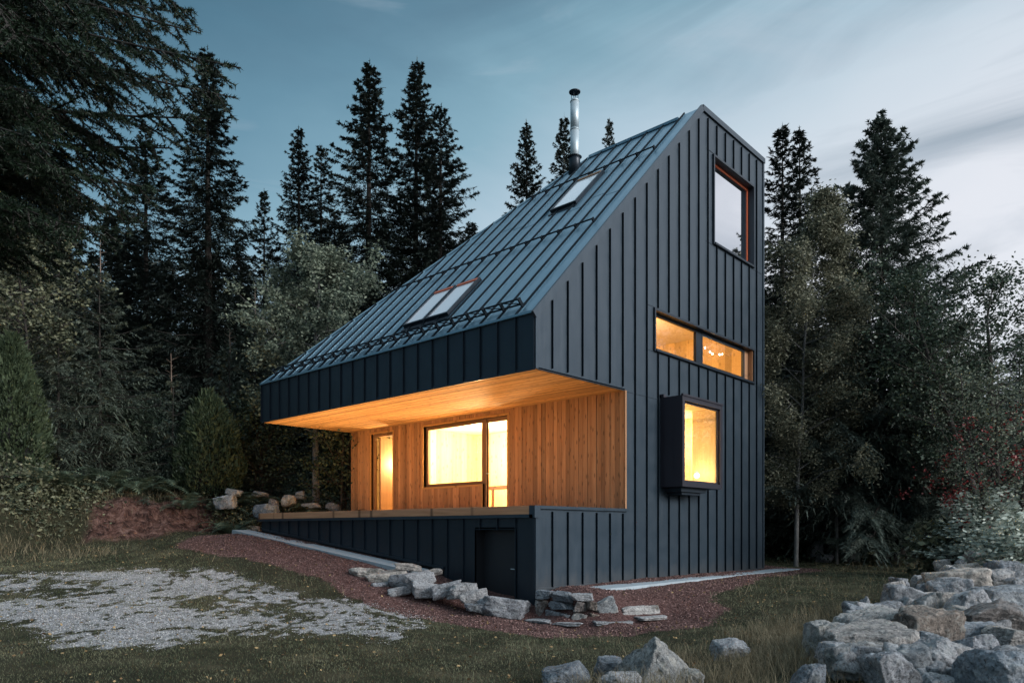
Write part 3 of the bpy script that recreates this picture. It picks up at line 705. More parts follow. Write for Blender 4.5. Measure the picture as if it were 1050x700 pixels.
# ------------------------------------------------------------------ rocks
def icodirs(sub):
    bm = bmesh.new(); bmesh.ops.create_icosphere(bm, subdivisions=sub, radius=1)
    v = np.array([x.co[:] for x in bm.verts]); f = np.array([[q.index for q in p.verts] for p in bm.faces]); bm.free(); return v, f
ICO = {k: icodirs(k) for k in (4, 5, 6)}
def rock_geo(sx, sy, sz, seed, blocky=0, sub=5, shape=None):
    r = np.random.default_rng(seed); d, f = ICO[sub]
    if shape == 'pyramid':
        P = [((-.80, -.35, .52), .46), ((.72, -.45, .52), .44), ((0, .8, .6), .5), ((.1, -.95, .28), .52), ((0, 0, -1), .5), ((-.3, .3, .8), .75)]
    else:
        P = []
        for k in range(13 if not blocky else 9):
            n = r.normal(size=3); n[2] *= .8; n /= np.linalg.norm(n); P.append((n, r.uniform(.72, 1.0)))
        q = blocky
        for n in ((1, 0, 0), (-1, 0, 0), (0, 1, 0), (0, -1, 0), (0, 0, 1), (0, 0, -1)):
            n = np.array(n)+r.normal(size=3)*.16; P.append((n/np.linalg.norm(n), r.uniform(.62, .82) if not q else r.uniform(.60, .68)))
    rad = np.full(len(d), 1.25)
    acc = np.zeros(len(d)); p = 36 if not blocky else 44
    for n, c in P:
        n = np.array(n, float); n /= np.linalg.norm(n); dt = d@n
        acc += np.where(dt > .02, (np.maximum(dt, .02)/c)**p, 0)
    rad = 1/np.maximum(acc, 1e-9)**(1/p); rad = np.minimum(rad, 1.35)
    o = r.uniform(0, 99, 3)
    v = d*rad[:, None]; v = v+d*(fbm(v*1.7+o, 3, seed % 97)*.10-np.abs(fbm(v*2.6+o, 3, 23))*.10+fbm(v*6+o, 4, 5)*.07-np.abs(fbm(v*11+o, 3, 8))*.03)[:, None]
    ex = np.abs(v).max(0); return v/ex*np.array([sx, sy, sz]), f
def rock(label, px, py, w, h, dep, mat='rock', seed=0, blocky=0, tilt=0, group=None, name='boulder', shape=None, thick=None, sub=5, sink=0.0, cat='rock', yaw=None, reach=.30):
    """px,py = centre in the photograph, w,h = its size there, dep = distance"""
    p = at(px, py, dep); sx = w/F*dep/2; sz = h/F*dep/2; sy = (sx*.75+sz*.4) if thick is None else thick
    ext = min(p[2]-sz-(g1(p[0], p[1])-.04), reach)          # reach down to the soil, keep the top where it is
    if ext > 0: sz += ext/2; p[2] -= ext/2
    v, f = rock_geo(sx, sy, sz, seed, blocky, sub, shape)
    ct, st = math.cos(tilt), math.sin(tilt)
    v = v@np.array([[ct, 0, -st], [0, 1, 0], [st, 0, ct]]).T
    base = v[:, 2].min()
    me = npmesh(name, v-[0, 0, base], f, 3, smooth=True)
    o = link(name, me, None, M[mat])
    yw = math.atan2(-RT[1], RT[0]) if yaw is None else yaw
    o.location = (p[0], p[1], p[2]+base-sink); o.rotation_euler = (0, 0, -yw if yaw is None else yaw)
    return tag(o, label, cat, group)
RP = 'rocks heaped along the right edge of the lawn'
def dpile(yb): return float(np.interp(yb, [565, 575, 600, 640, 690, 715], [18, 16, 12, 8.5, 6.1, 5.4]))
pile = [
 ('reddish flat rock at the far top end of the right rock heap', 1002,570,34,14,'rock_brown',0,0),
 ('grey rounded boulder beside the leafy shrub at the far end of the heap', 1031,581,34,19,'rock',0,.1),
 ('small flat slab just below the reddish rock of the heap', 988,580,36,10,'rock_pale',1,0),
 ('long pale flat-topped boulder high on the heap, wider than its neighbours', 981,591,58,22,'rock_pale',1,.03),
 ('mottled grey rock leaning in front of the long pale boulder', 975,600,42,20,'rock',0,.15),
 ('small dark-faced rock at the lawn edge left of the long pale boulder', 946,601,21,11,'rock',0,0),
 ('pale slab sloping down to the lawn with a smaller rock beside it', 929,609,44,20,'rock_pale',1,-.25),
 ('grey wedge between the sloping pale slab and the flat middle slab', 948,616,26,18,'rock_blue',0,.2),
 ('cracked tan grey rock right of the long pale boulder', 1022,589,32,16,'rock',0,0),
 ('flat grey slab at the right picture edge below the shrub', 1046,597,32,16,'rock',1,0),
 ('large dark flat-topped block at the right edge, halfway up the heap', 1027,611,56,26,'rock_blue',1,.03),
 ('rounded pale grey boulder in the middle of the heap above the brown slab', 994,614,44,26,'rock_pale',0,0),
 ('flat pale middle slab with a brown plant on it', 964,613,40,16,'rock_pale',1,0),
 ('brown tilted slab with a sharp upper edge', 1011,630,66,28,'rock_brown',1,.18),
 ('squarish block with a pale flat top and brownish front', 950,639,58,36,'rock_brown',1,.03),
 ('thin pale flagstone lying on top of the brownish squarish block', 950,625,54,9,'rock_pale',1,.05),
 ('long pale sloping slab at the lawn edge left of the squarish block', 892,634,64,22,'rock_pale',1,.12),
 ('dark lichen-covered boulder behind the long pale sloping slab', 884,621,36,18,'rock',0,0),
 ('tiny upright stone perched at the lawn edge of the heap', 890,615,9,13,'rock_pale',0,.3),
 ('grey wedge rock right of the tiny upright stone', 912,621,32,16,'rock',0,.2),
 ('broad grey block below the long pale sloping slab', 892,652,92,28,'rock',1,.06),
 ('leaning grey boulder in front of the squarish block', 963,668,48,34,'rock',0,.45),
 ('dark grey slab under the brown tilted slab', 996,646,54,20,'rock_blue',1,0),
 ('mossy grey boulder at the right edge below the brown tilted slab', 1035,651,50,22,'rock',0,-.15),
 ('big blue-grey boulder in the bottom right corner', 1031,684,68,46,'rock_blue',0,-.1),
 ('rough grey rock behind the leaning boulder', 1000,662,42,28,'rock',0,.2),
 ('frosted pale rock in the dry grass below the broad grey block', 874,666,56,20,'rock_blue',0,.05),
 ('rounded boulder half hidden by dry grass at the bottom of the heap', 916,681,42,40,'rock',0,.3),
 ('small blue-grey rock at the bottom edge beside the leaning boulder', 961,696,34,18,'rock_blue',0,0),
 ('dark low rock between the leaning boulder and the bottom right boulder', 992,686,26,20,'rock_blue',0,.1),
 ('grey boulder at the left tip of the heap above the dry grass', 845,645,40,20,'rock_blue',0,-.1),
 ('ridged rock standing out of dry grass left of the heap', 826,686,32,26,'rock_blue',0,-.5),
 ('small wedge stone at the right edge between two large blocks', 1043,628,22,14,'rock',0,0),
 ('dark squat rock directly under the squarish block', 958,657,34,20,'rock_blue',0,0),
 ('low grey rock below the flat middle slab', 982,626,26,14,'rock',0,0)]
for k, (lb, px, py, w, h, mt, bl, tl) in enumerate(pile):
    yb = py+h/2; dp = dpile(yb)
    rock(lb, px, py+1, w*1.04, h*1.04, dp, mt, 100+k*7, bl, tl, RP, sub=5 if dp > 9 else 6)
fr_ = np.random.default_rng(44)
for k in range(70):
    yb = fr_.uniform(578, 700); x0 = np.interp(yb, [578, 600, 622, 640, 660, 700], [975, 925, 870, 845, 835, 860]); px = fr_.uniform(x0, 1056); dp = dpile(yb)
    s_ = fr_.uniform(.16, .34)*F/dp
    rock('small filler stone wedged between the larger rocks of the heap on the right', px, yb-s_*.45, s_, s_*fr_.uniform(.45, .75), dp+.25, ('rock_pale', 'rock', 'rock_blue', 'rock_pale')[k % 4], 1000+k, k % 2, fr_.uniform(-.3, .3), 'small filler stones of the right heap', name='stone', sub=4, cat='stone', reach=.12)
FG = 'foreground rocks at the bottom edge'
for k, (lb, px, py, w, h, dp, mt, sh, tl) in enumerate([
 ('speckled dark boulder leftmost at the bottom edge', 581,693,54,26,6.9,'rock_blue',None,0),
 ('small dark rock behind, left of the pointed rock', 623,683,34,24,7.3,'rock_blue',None,0),
 ('low pale mottled rock in front of the pointed rock', 636,697,62,20,6.6,'rock',None,0),
 ('tall pointed triangular grey rock at the bottom edge', 672,682,84,60,6.9,'rock_blue','pyramid',0),
 ('small round dark rock right of the pointed rock', 708,694,28,20,6.9,'rock_blue',None,0),
 ('flat tilted pale rock lying in dry grass right of the pointed rock', 748,664,42,18,8.2,'rock_pale',None,.25)]):
    rock(lb, px, py, w, h, dp, mt, 400+k*5, 0, tl, FG, shape=sh, sub=6)
DS = 'stones banked beside the cellar door'
def dsx(px): return float(np.interp(px, [360, 440, 540], [14.9, 13.5, 12.5]))
for k, (lb, px, py, w, h, mt) in enumerate([
 ('pale rounded stone at the upper left end of the door-side row', 379,585,42,18,'rock_pale'),
 ('long low stone second from the upper end of the row', 398,588,46,16,'rock_pale'),
 ('thin slab lying behind, against the sloping base wall', 420,578,30,7,'rock_pale'),
 ('thin slab tucked under the end of the base wall cladding', 443,583,28,7,'rock'),
 ('grey stone between the long low stone and the leaning one', 413,591,30,16,'rock'),
 ('domed stone behind the large leaning pale stone', 432,590,32,20,'rock_pale'),
 ('large leaning pale stone in the middle of the row', 441,599,38,22,'rock_pale'),
 ('flat-topped stone right of the leaning pale stone', 457,600,34,17,'rock'),
 ('knobbly grey stone in front of the cellar wall', 475,600,34,18,'rock'),
 ('tilted grey stone left of the cellar door opening', 489,607,34,19,'rock'),
 ('largest rounded stone at the lower right end in front of the cellar door', 517,617,54,24,'rock'),
 ('small flat stone lying on red gravel under the upper end', 372,595,22,6,'rock'),
 ('second small flat stone lying on red gravel near the upper end', 391,596,20,6,'rock'),
 ('flat pale slab on red gravel below the leaning stone', 411,602,28,9,'rock_pale'),
 ('small blue-grey slab on red gravel left of the largest rounded stone', 487,618,24,9,'rock_blue')]):
    rock(lb, px, py+h*.08, w*1.05, h*.82, dsx(px)-(.35 if k in (11, 12, 13, 14) else 0)+(.35 if k in (2, 3) else 0), mt, 500+k*3, 0, (.05, .16, -.1, .2)[k % 4], DS, thick=(w/F*13/2)*.5, reach=.06, sink=.03)
# little retaining wall by the near corner
RW = 'dry stone blocks retaining the gravel at the house corner'
WP = np.array([(-.02, -.06), (.0, -1.05), (.55, -1.5), (1.35, -1.78)]); WS = np.append(0, np.cumsum(np.linalg.norm(np.diff(WP, axis=0), axis=1)))
def wall_at(t): return np.array([np.interp(t, WS, WP[:, 0]), np.interp(t, WS, WP[:, 1])])
def wall_block(lb, s0, s1, z0, z1, mt, seed, name='wall_block', out=0.0, wd=.15, cat='stone block', grp=RW, tilt=0.0):
    a = wall_at(s0); b = wall_at(s1); c = (a+b)/2; d = b-a; ln = np.linalg.norm(d); d /= ln; nn = np.array([d[1], -d[0]]); nn = nn if nn[0]-nn[1] < 0 or abs(nn[0]) > .9 and nn[0] < 0 else -nn
    if nn@np.array([-1, -1]) < 0: nn = -nn
    c = c+nn*out
    v, f = rock_geo((s1-s0)/2*1.06, wd, (z1-z0)/2*1.05, seed, 1, 5); base = v[:, 2].min(); ct, st = math.cos(tilt), math.sin(tilt)
    v = v@np.array([[ct, 0, -st], [0, 1, 0], [st, 0, ct]]).T
    o = link(name, npmesh(name, v-[0, 0, base], f, 3, smooth=True), None, M[mt]); o.location = (c[0], c[1], z0); o.rotation_euler = (0, 0, math.atan2(d[1], d[0])); return tag(o, lb, cat, grp)
for k, a_ in enumerate([
 ('top row block touching the house corner', 0, .34, .26, .43, 'rock_blue'),
 ('large top row block, second from the house corner', .34, .80, .24, .44, 'rock_blue'),
 ('pale cap block, third in the top row', .80, 1.18, .27, .41, 'rock_pale'),
 ('sloping block stepping down right of the top row', 1.12, 1.62, .03, .33, 'rock_blue'),
 ('long low block ending the little wall on the right', 1.60, 2.45, .02, .18, 'rock_pale'),
 ('brown block at the bottom against the house corner', 0, .22, -.10, .27, 'rock_brown'),
 ('long middle row block under the top row', .22, .80, .09, .25, 'rock_blue'),
 ('tan squarish middle row block', .80, 1.08, .07, .28, 'rock_brown'),
 ('small dark block behind the sloping block', 1.05, 1.22, .13, .29, 'rock_brown'),
 ('long bottom row block', .22, .70, -.10, .10, 'rock'),
 ('thin upright bottom row stone', .69, .80, -.10, .09, 'rock'),
 ('rounded grey bottom row block', .80, 1.10, -.12, .09, 'rock'),
 ('brown bottom row block under the sloping block', 1.10, 1.36, -.10, .12, 'rock_brown')]):
    wall_block(*a_, 600+k*3, tilt=.3 if k == 3 else 0)
for k, a_ in enumerate([('pale flagstone in front of the house corner', .05, .62, -.11, -.05), ('pale flagstone at the bend of the little wall', .60, 1.12, -.12, -.05), ('pale flagstone below the sloping block', 1.10, 1.75, -.09, -.02), ('pale flagstone at the far right end of the little wall', 1.74, 2.42, -.04, .03)]):
    wall_block(*a_, 'rock_pale', 650+k, 'flagstone', .26, .17, 'flagstone', 'flagstones at the foot of the little wall')
# far left rocks by the deck end, right background rocks
for k, (lb, px, py, w, h, dp, mt) in enumerate([
 ('large pale boulder behind the left end of the deck', 296,511,19,17,21.5,'rock_pale'),
 ('small brownish stone left of the large pale boulder', 281,514,11,10,21.3,'rock_brown'),
 ('wide dark boulder below the brownish stone at the deck end', 274,522,30,18,20.8,'rock_blue'),
 ('small grey stone up right of the large pale boulder', 307,506,13,10,22.2,'rock'),
 ('flat stone half hidden by ferns right of the large pale boulder', 320,517,22,8,21.6,'rock'),
 ('grey rock between the ferns and the terrace wall', 342,518,18,12,22.0,'rock'),
 ('pale stone on the ground touching the end of the deck', 260,541,15,9,20.4,'rock_pale'),
 ('thin pale stone lying left of the end of the deck', 247,547,20,4,19.8,'rock_pale'),
 ('slanting slab beside the right end of the red earth bank', 231,513,24,18,20.6,'rock_pale'),
 ('flat slab on top of the red earth bank', 241,503,20,7,21.2,'rock_pale'),
 ('thin grey slab above the wide dark boulder', 266,505,18,8,21.8,'rock'),
 ('smooth stone at the foot of the red earth bank', 131,541,17,9,19.0,'rock_brown')]):
    rock(lb, px, py+1, w*.95, h*.75, dp, mt, 700+k*3, 0, (.1, -.2, 0, .15)[k % 4], None, sub=4, reach=.05)
for k, (lb, px, py, w, h, mt) in enumerate([
 ('dark boulder left in the heap under the birch', 836,561,16,14,'rock'),
 ('largest dark boulder in the heap under the trees on the right', 856,553,24,16,'rock_blue'),
 ('pale stone beside the foot of the twin-trunked spruce', 872,570,18,9,'rock'),
 ('low stone in front of the heap under the birch', 846,570,17,7,'rock'),
 ('reddish stone behind the gable corner', 804,547,18,8,'rock_brown'),
 ('small blue-grey stone right of the twin-trunked spruce', 907,571,13,9,'rock_blue'),
 ('mossy round stone between the birch and the twin-trunked spruce', 866,560,14,10,'rock')]):
    rock(lb, px, py, w, h, 24.0-(570-py)*-.12, mt, 760+k*3, 0, 0, 'rocks heaped under the trees on the right', sub=4)

# ------------------------------------------------------------------ conifers
def nrm(a): return a/np.maximum(np.linalg.norm(a, axis=-1, keepdims=True), 1e-9)
def needles(P0, D, Ln, droop, K, nl, rng, wid=.3):
    """combs of needle-spray triangles along twigs. P0,D (n,3) Ln (n,)"""
    n = len(P0); k = (np.arange(K)+.5)/K
    pts = P0[:, None]+D[:, None]*(Ln[:, None]*k)[..., None]; pts[..., 2] -= droop[:, None]*Ln[:, None]*k**2
    up_ = np.array([0, 0, 1.])+rng.normal(size=(n, 3))*.45
    sdv = nrm(np.cross(D, up_)); out = []
    for s in (-1, 1):
        j = rng.normal(size=(n, K, 3))*.22
        dr = nrm(D[:, None]*.75+s*sdv[:, None]*.75+j)
        ln = nl*(1.15-.5*k)[None, :]*rng.uniform(.7, 1.25, (n, K))
        tip = pts+dr*ln[..., None]; wv = D[:, None]*(ln*wid)[..., None]
        out.append(np.stack([pts-wv*.5, pts+wv, tip], 2).reshape(-1, 3, 3))
    tip = P0+D*(Ln*1.12)[:, None]; tip[:, 2] -= droop*Ln
    e = P0+D*(Ln*.8)[:, None]; e[:, 2] -= droop*Ln*.64
    out.append(np.stack([e-sdv*nl*.2, e+sdv*nl*.2, tip], 1))
    return np.concatenate(out)
def spruce_geo(Ht, spread, seed, z0=.06, dens=1.0, nl=.11, K=5, open_=.0, top_gap=.0):
    r = np.random.default_rng(seed); br = []; z = Ht*z0
    lean = r.normal(size=2)*.008
    while z < Ht*.985:
        h = z/Ht; n = int((5+2*(1-h))*dens+.5)
        Lb = spread*((1-h)**.97)*(.95-.25*max(0, (.2-h)/.2))
        a0 = r.uniform(0, 6.28)
        for k in range(n):
            if r.random() < open_: continue
            a = a0+6.283*k/n+r.normal()*.25; l = (Lb*r.uniform(.60, 1.22)+.10)
            br.append((z+r.normal()*.06, a, l, h))
        z += (.34 if h < .8 else .24)*(1/dens)**.5*r.uniform(.75, 1.25)
    br = np.array(br); B = len(br); zz, aa, ll, hh = br.T
    dirh = np.stack([np.cos(aa), np.sin(aa)], -1)
    a_ = np.interp(hh, [0, .5, .85, 1], [-.42, -.22, .25, .9])+r.normal(size=B)*.10; b_ = np.interp(hh, [0, .5, 1], [.34, .26, .12])
    def bp(i, tt):
        p = np.empty((len(i), 3)); p[:, :2] = dirh[i]*(ll[i]*tt)[:, None]+(lean*zz[i][:, None]); p[:, 2] = zz[i]+ll[i]*(a_[i]*tt+b_[i]*tt*tt)
        return p
    # side twigs
    nt_ = np.maximum(6, (ll*15*dens).astype(int)); I = np.repeat(np.arange(B), nt_)
    tt = r.uniform(.02, 1.0, len(I))**.9; P0 = bp(I, tt)
    tg = nrm(np.concatenate([dirh[I], (a_[I]+2*b_[I]*tt)[:, None]], 1)); sg = r.choice([-1, 1], len(I))
    lat = np.stack([-dirh[I, 1], dirh[I, 0], np.zeros(len(I))], -1)
    D = nrm(tg*r.uniform(.5, 1.1, len(I))[:, None]+lat*(sg*r.uniform(.35, 1.0, len(I)))[:, None]+np.array([0, 0, -1.])*r.uniform(-.1, .55, len(I))[:, None])
    Ln = np.clip(ll[I]*.36*(1.12-tt)*r.uniform(.6, 1.3, len(I)), .13, .85)
    T = [needles(P0, D, Ln, r.uniform(.1, .7, len(I)), K, nl, r)]
    T.append(needles(bp(np.arange(B), np.full(B, .72)), nrm(np.concatenate([dirh, (a_+2*b_)[:, None]], 1)), ll*.33, np.zeros(B)+.05, K, nl, r))
    # leader
    T.append(needles(np.array([[lean[0]*Ht, lean[1]*Ht, Ht*.965]]), np.array([[0, 0, 1.]]), np.array([Ht*.04]), np.zeros(1), 6, nl*1.1, r))
    T = np.concatenate(T)
    # limbs and trunk
    m = MB(); m.tube([(lean[0]*k*Ht, lean[1]*k*Ht, k*Ht) for k in (-.02, .01, .25, .5, .75, .97)], [Ht*.0155, Ht*.0125, Ht*.0095, Ht*.0065, Ht*.0035, .012], 9)
    for i in range(0, B, 2 if B < 500 else 3):
        q = bp(np.array([i, i, i]), np.array([0, .45, .85])); m.tube(q, [.012+.006*ll[i], .01+.003*ll[i], .006], 4, cap=False)
    return T, m
SPR = []
for k, (ht, sp, z0, dn, op) in enumerate([(22, 5.3, .05, 1.08, .04), (22, 4.8, .04, 1.15, .05), (22, 6.0, .06, 1.05, .07), (20, 4.6, .06, .95, .12)]):
    T, m = spruce_geo(ht, sp, 50+k, z0, dn, .135, 6, op)
    SPR.append((ht, trimesh('crown', T), m))
for i, (ht, me, m) in enumerate(SPR):
    me.materials.append(M['spruce']); t_ = bpy.data.meshes.new('trunk'); t_.from_pydata(m.v, [], m.f); t_.materials.append(M['darkbark']); SPR[i] = (ht, me, t_)
def place_spruce(v, px, py, dep, label, group, wid=1.0, rot=0.0, name='spruce_tree', dx=0.0):
    ht, cm, tm = SPR[v]; tp = at(px, py, dep); b = tp.copy(); z = g1(b[0], b[1])-.1; s = (tp[2]-z)/ht
    e = empty(name, (b[0], b[1], z), rot); e.scale = (s*wid, s*wid, s)
    for nm, me in (('trunk', tm), ('crown', cm)): o = bpy.data.objects.new(nm, me); COL.objects.link(o); o.parent = e
    return tag(e, label, 'tree', group)
GS = 'tall spruces rising behind the cabin'
for k, (v, px, py, dp, wd, lb) in enumerate([
 (1, 214, 52, 31, 1.0, 'tallest dark spruce on the left, its top beside the overhanging branch'),
 (2, 150, 128, 34, 1.0, 'dark spruce left of the tallest left one, mostly behind the overhanging branch'),
 (3, 271, 194, 40, .8, 'small thin spruce top in the gap right of the tallest left spruce'),
 (0, 308, 132, 35, .85, 'narrow spruce with a pointed top left of the two tallest central spruces'),
 (3, 330, 150, 38, .85, 'slim spruce top just right of the narrow pointed spruce'),
 (0, 376, 63, 33, .98, 'left one of the two tallest central spruces'),
 (1, 424, 61, 34, .92, 'right one of the two tallest central spruces'),
 (2, 449, 108, 33, .95, 'broad spruce leaning against the right flank of the central pair'),
 (1, 542, 124, 37, .78, 'spruce left of the pair above the roof slope'),
 (0, 577, 119, 38, .72, 'spruce directly left of the chimney'),
 (3, 623, 124, 42, .6, 'small spruce top between the chimney and the ridge'),
 (3, 802, 127, 27, .75, 'spruce top nearest the gable wall, behind the birch'),
 (3, 823, 131, 28, .75, 'twin spruce top just behind the birch, right of the gable'),
 (2, 60, 150, 30, 1.0, 'dark spruce at the far left behind the overhanging branch'),
 (0, 245, 250, 42, 1.1, 'dark low spruce filling the gap below the small thin top'),
 (2, 345, 215, 40, 1.1, 'dark spruce behind the grey-green leafy tree'),
 (1, 480, 225, 40, 1.0, 'low spruce just above the left roof slope'),
 (0, 10, 90, 36, 1.0, 'spruce at the left picture edge behind all others'),
 (2, 950, 300, 30, 1.0, 'shaded spruce behind the big right spruce'),
 (1, 1045, 340, 32, 1.0, 'dark spruce at the right picture edge'),
 (0, 770, 230, 36, 1.0, 'dark spruce partly hidden behind the gable'),
 (1, 865, 260, 32, 1.0, 'dark spruce between the birch and the big right spruce')]):
    place_spruce(v, px, py, dp, lb, GS, wd*(1.55 if k in (11, 12) else 1.25), k*1.3)
# big spruce on the right with a double stem
def custom_spruce(ht, sp, seed, px, pyt, dep, label, mat='spruce', z0=.08, dens=1.3, nl=.10, K=7, op=.08, dead=0, twin=False, name='spruce_tree', group=None):
    tp = at(px, pyt, dep); z = g1(tp[0], tp[1])-.08; H_ = tp[2]-z
    T, m = spruce_geo(H_-dead, sp, seed, z0, dens, nl, K, op)
    dm = MB()
    if dead:
        dm.tube([(0, 0, H_-dead-.3), (.02, .01, H_)], [.020, .006], 5)
        for q in range(8):
            a = q*2.4; zz = H_-dead+q*dead/9; dm.tube([(0, 0, zz), (.18*math.cos(a), .18*math.sin(a), zz+.1)], [.006, .003], 4)
    if twin:
        m.tube([(.05, -.05, -.1), (.35, -.45, .55), (.62, -.75, 1.6), (.55, -.7, 4), (.3, -.3, 7)], [.26, .2, .17, .12, .05], 10)
    e = empty(name, (tp[0], tp[1], z), seed*.7)
    o = trimesh('crown', T); link('crown', o, e, M[mat])
    m.build('trunk', M['darkbark'], e, True)
    if dead: dm.build('dead_leader', M['deadwood'], e)
    return tag(e, label, 'tree', group)
custom_spruce(14, 6.2, 81, 906, 119, 23.5, 'big dark spruce on the right with a forked stem', mat='spruce_big', z0=.10, twin=True, nl=.13, dens=1.45, op=.05)
YG = 'young spruces in front of the wood on the left'
custom_spruce(8, 3.6, 91, 103, 244, 21.5, 'young grey-green spruce with a bare leader left of the fern bank', 'spruce_young', .03, 1.25, .075, 7, .05, 1.0, group=YG)
custom_spruce(4, 1.2, 92, 176, 362, 21.5, 'small spruce with a thin bare stem between the young spruce and the cone-shaped bush', 'spruce_young', .04, 1.1, .06, 6, .25, .9, group=YG)
custom_spruce(7, 2.7, 93, 262, 290, 24.5, 'young spruce with dead twiggy top left of the leafy tree', 'spruce_young', .03, 1.2, .075, 7, .12, 1.0, group=YG)
custom_spruce(5, 2.6, 94, 236, 338, 23.5, 'low bushy spruce behind the cone-shaped bush', 'spruce_young', .03, 1.2, .07, 6, .1, .5, group=YG)
custom_spruce(5, 3.0, 95, 60, 315, 20.5, 'shaded young spruce at the left behind the leafy tree', 'spruce_young', .03, 1.2, .08, 6, .1, 0, group=YG)

# far-off wood as one mass
T, m_ = spruce_geo(20, 3.6, 77, .02, .62, .42, 3, .0)
def bgwood():
    r = np.random.default_rng(5); out = []
    for k in range(85):
        dp = r.uniform(42, 62); px = -120+k*15.2+r.normal()*8
        pyt = np.interp(px, [-100, 60, 250, 300, 500, 600, 780, 900, 1000, 1150], [190, 200, 300, 290, 290, 260, 300, 330, 400, 380])+r.normal()*16
        if 440 < px < 780: pyt += 50
        p = at(px, pyt, dp); z = g1(p[0], p[1])-.3; s = (p[2]-z)/20; a = r.uniform(0, 6.28)
        c, s_ = math.cos(a), math.sin(a); Rm = np.array([[c, -s_, 0], [s_, c, 0], [0, 0, 1]])
        out.append((T@Rm.T)*np.array([s*1.15, s*1.15, s])+[p[0], p[1], z])
    return np.concatenate(out)
tag(link('distant_wood', trimesh('distant_wood', bgwood()), None, M['spruce']), 'dark spruce wood filling the background behind the single trees', 'wood', kind='stuff')

# ------------------------------------------------------------------ leafy trees
def leaves(C, size, rng, flat=.5, asp=.6):
    n = len(C); d = nrm(rng.normal(size=(n, 3))); u_ = nrm(rng.normal(size=(n, 3))*[1, 1, 1-flat]); s = size*rng.uniform(.6, 1.35, n)[:, None]
    v_ = nrm(np.cross(u_, d)); a = C-u_*s; b = C+v_*s*asp; c = C+u_*s; d_ = C-v_*s*asp
    return np.stack([a, b, c, d_], 1)
def quadmesh(name, Qd): return npmesh(name, Qd.reshape(-1, 3), np.arange(len(Qd)*4).reshape(-1, 4), 4)
def leafy(label, px, pyt, dep, width, mat, bmat, seed, nleaf=22000, lsize=.045, h0=.25, lean=0, clump=.34, name='leafy_tree', trunk=.12, stems=1, shape=(.5, .9), cat='tree', group=None, base=None, pend=0.0):
    r = np.random.default_rng(seed); tp = at(px, pyt, dep) if base is None else at(base, 540, dep); ztop = at(px, pyt, dep)[2]; z = g1(tp[0], tp[1])-.08; H_ = ztop-z
    e = empty(name, (tp[0], tp[1], z)); lx, ly = RT*lean; m = MB(); tips = []
    for s in range(stems):
        off = r.normal(size=2)*.12*(stems > 1); oa = r.normal(size=2)*.10*(stems > 1)*H_
        tr = [np.array([off[0]+lx*k*k+oa[0]*k+r.normal()*.02*H_*k*.3, off[1]+ly*k*k+oa[1]*k+r.normal()*.02*H_*k*.3, -.2*(k == 0)+H_*k*.97]) for k in np.linspace(0, 1, 8)]
        m.tube(tr, [trunk*(1-k)**.8+.008 for k in np.linspace(0, 1, 8)], 9, cap=False)
        nb_ = int(46/stems**.6)
        for b in range(nb_):
            k = h0+(1-h0)*(b+.5)/nb_; k = min(k, .985); i = min(int(k*7), 6); o = tr[i]+(tr[i+1]-tr[i])*(k*7-i)
            prof = np.interp((k-h0)/(1-h0), [0, .35, .75, 1], [shape[0], 1, shape[1]*.75, .12])
            l = width/2*prof*r.uniform(.65, 1.15); a = b*2.4+r.normal()*.3
            d = np.array([math.cos(a), math.sin(a), r.uniform(.15, .8)]); d /= np.linalg.norm(d)
            e1 = o+d*l*.55; e2 = e1+(d+[0, 0, .15-pend])*l*.45+r.normal(size=3)*.08
            m.tube([o, e1, e2], [trunk*.28*(1-k)+.012, trunk*.14*(1-k)+.008, .004], 5, cap=False)
            for q in range(6):
                f0 = r.uniform(.3, 1); s0 = (o+(e1-o)*f0/.55) if f0 < .55 else e1+(e2-e1)*(f0-.55)/.45
                dd = d*.5+r.normal(size=3)*.6; dd[2] -= pend; s1 = s0+dd*l*.34; tips.append((s0+s1)/2); tips.append(s1)
                if q < 3: m.tube([s0, s1], [.008, .003], 4, cap=False)
    tips = np.array(tips); I = r.integers(0, len(tips), nleaf); sc = clump*(.45+.55*r.random(len(tips)))[I]
    C = tips[I]+r.normal(size=(nleaf, 3))*sc[:, None]*[.55, .55, .42]
    if pend: C[:, 2] -= np.abs(r.normal(size=nleaf))*pend*.5
    link('crown', quadmesh('crown', leaves(C, lsize, r)), e, M[mat]); m.build('trunk', M[bmat], e, True)
    return tag(e, label, cat, group)
leafy('grey-green leafy tree with a slim grey trunk behind the left end of the cabin', 324, 252, 22.5, 4.3, 'pale_leaf', 'greybark', 201, 44000, .05, .30, shape=(.75, 1.1))
leafy('pale-leaved tree at the far left under the overhanging branch', 34, 232, 20.5, 3.4, 'hazel_leaf', 'bark', 202, 13000, .05, .45, stems=2, shape=(.9, 1), clump=.36, trunk=.05)
leafy('birch with a pale crooked trunk beside the gable', 843, 180, 21.5, 3.5, 'birch_leaf', 'birch_bark', 203, 60000, .040, .16, base=816, lean=.9, trunk=.06, shape=(.95, 1), pend=.35, name='birch_tree')
leafy('second birch right behind the first, with thin foliage', 858, 232, 23, 3.0, 'birch_leaf', 'birch_bark', 204, 14000, .038, .3, trunk=.05, pend=.35, name='birch_tree')
leafy('airy leafy tree leaning in at the right picture edge', 1035, 258, 18.5, 4.6, 'dark_leaf', 'bark', 205, 20000, .045, .3, stems=2, shape=(.8, 1.2), clump=.4)
leafy('tall thin leafy tree right of the big right spruce', 978, 330, 22, 3.4, 'pale_leaf', 'bark', 206, 15000, .042, .25, shape=(.8, 1), clump=.4)
leafy('rowan with dark red leaves at the right picture edge', 1030, 372, 16.5, 2.6, 'pale_leaf', 'bark', 207, 7000, .035, .15, stems=3, name='rowan_tree', trunk=.05)
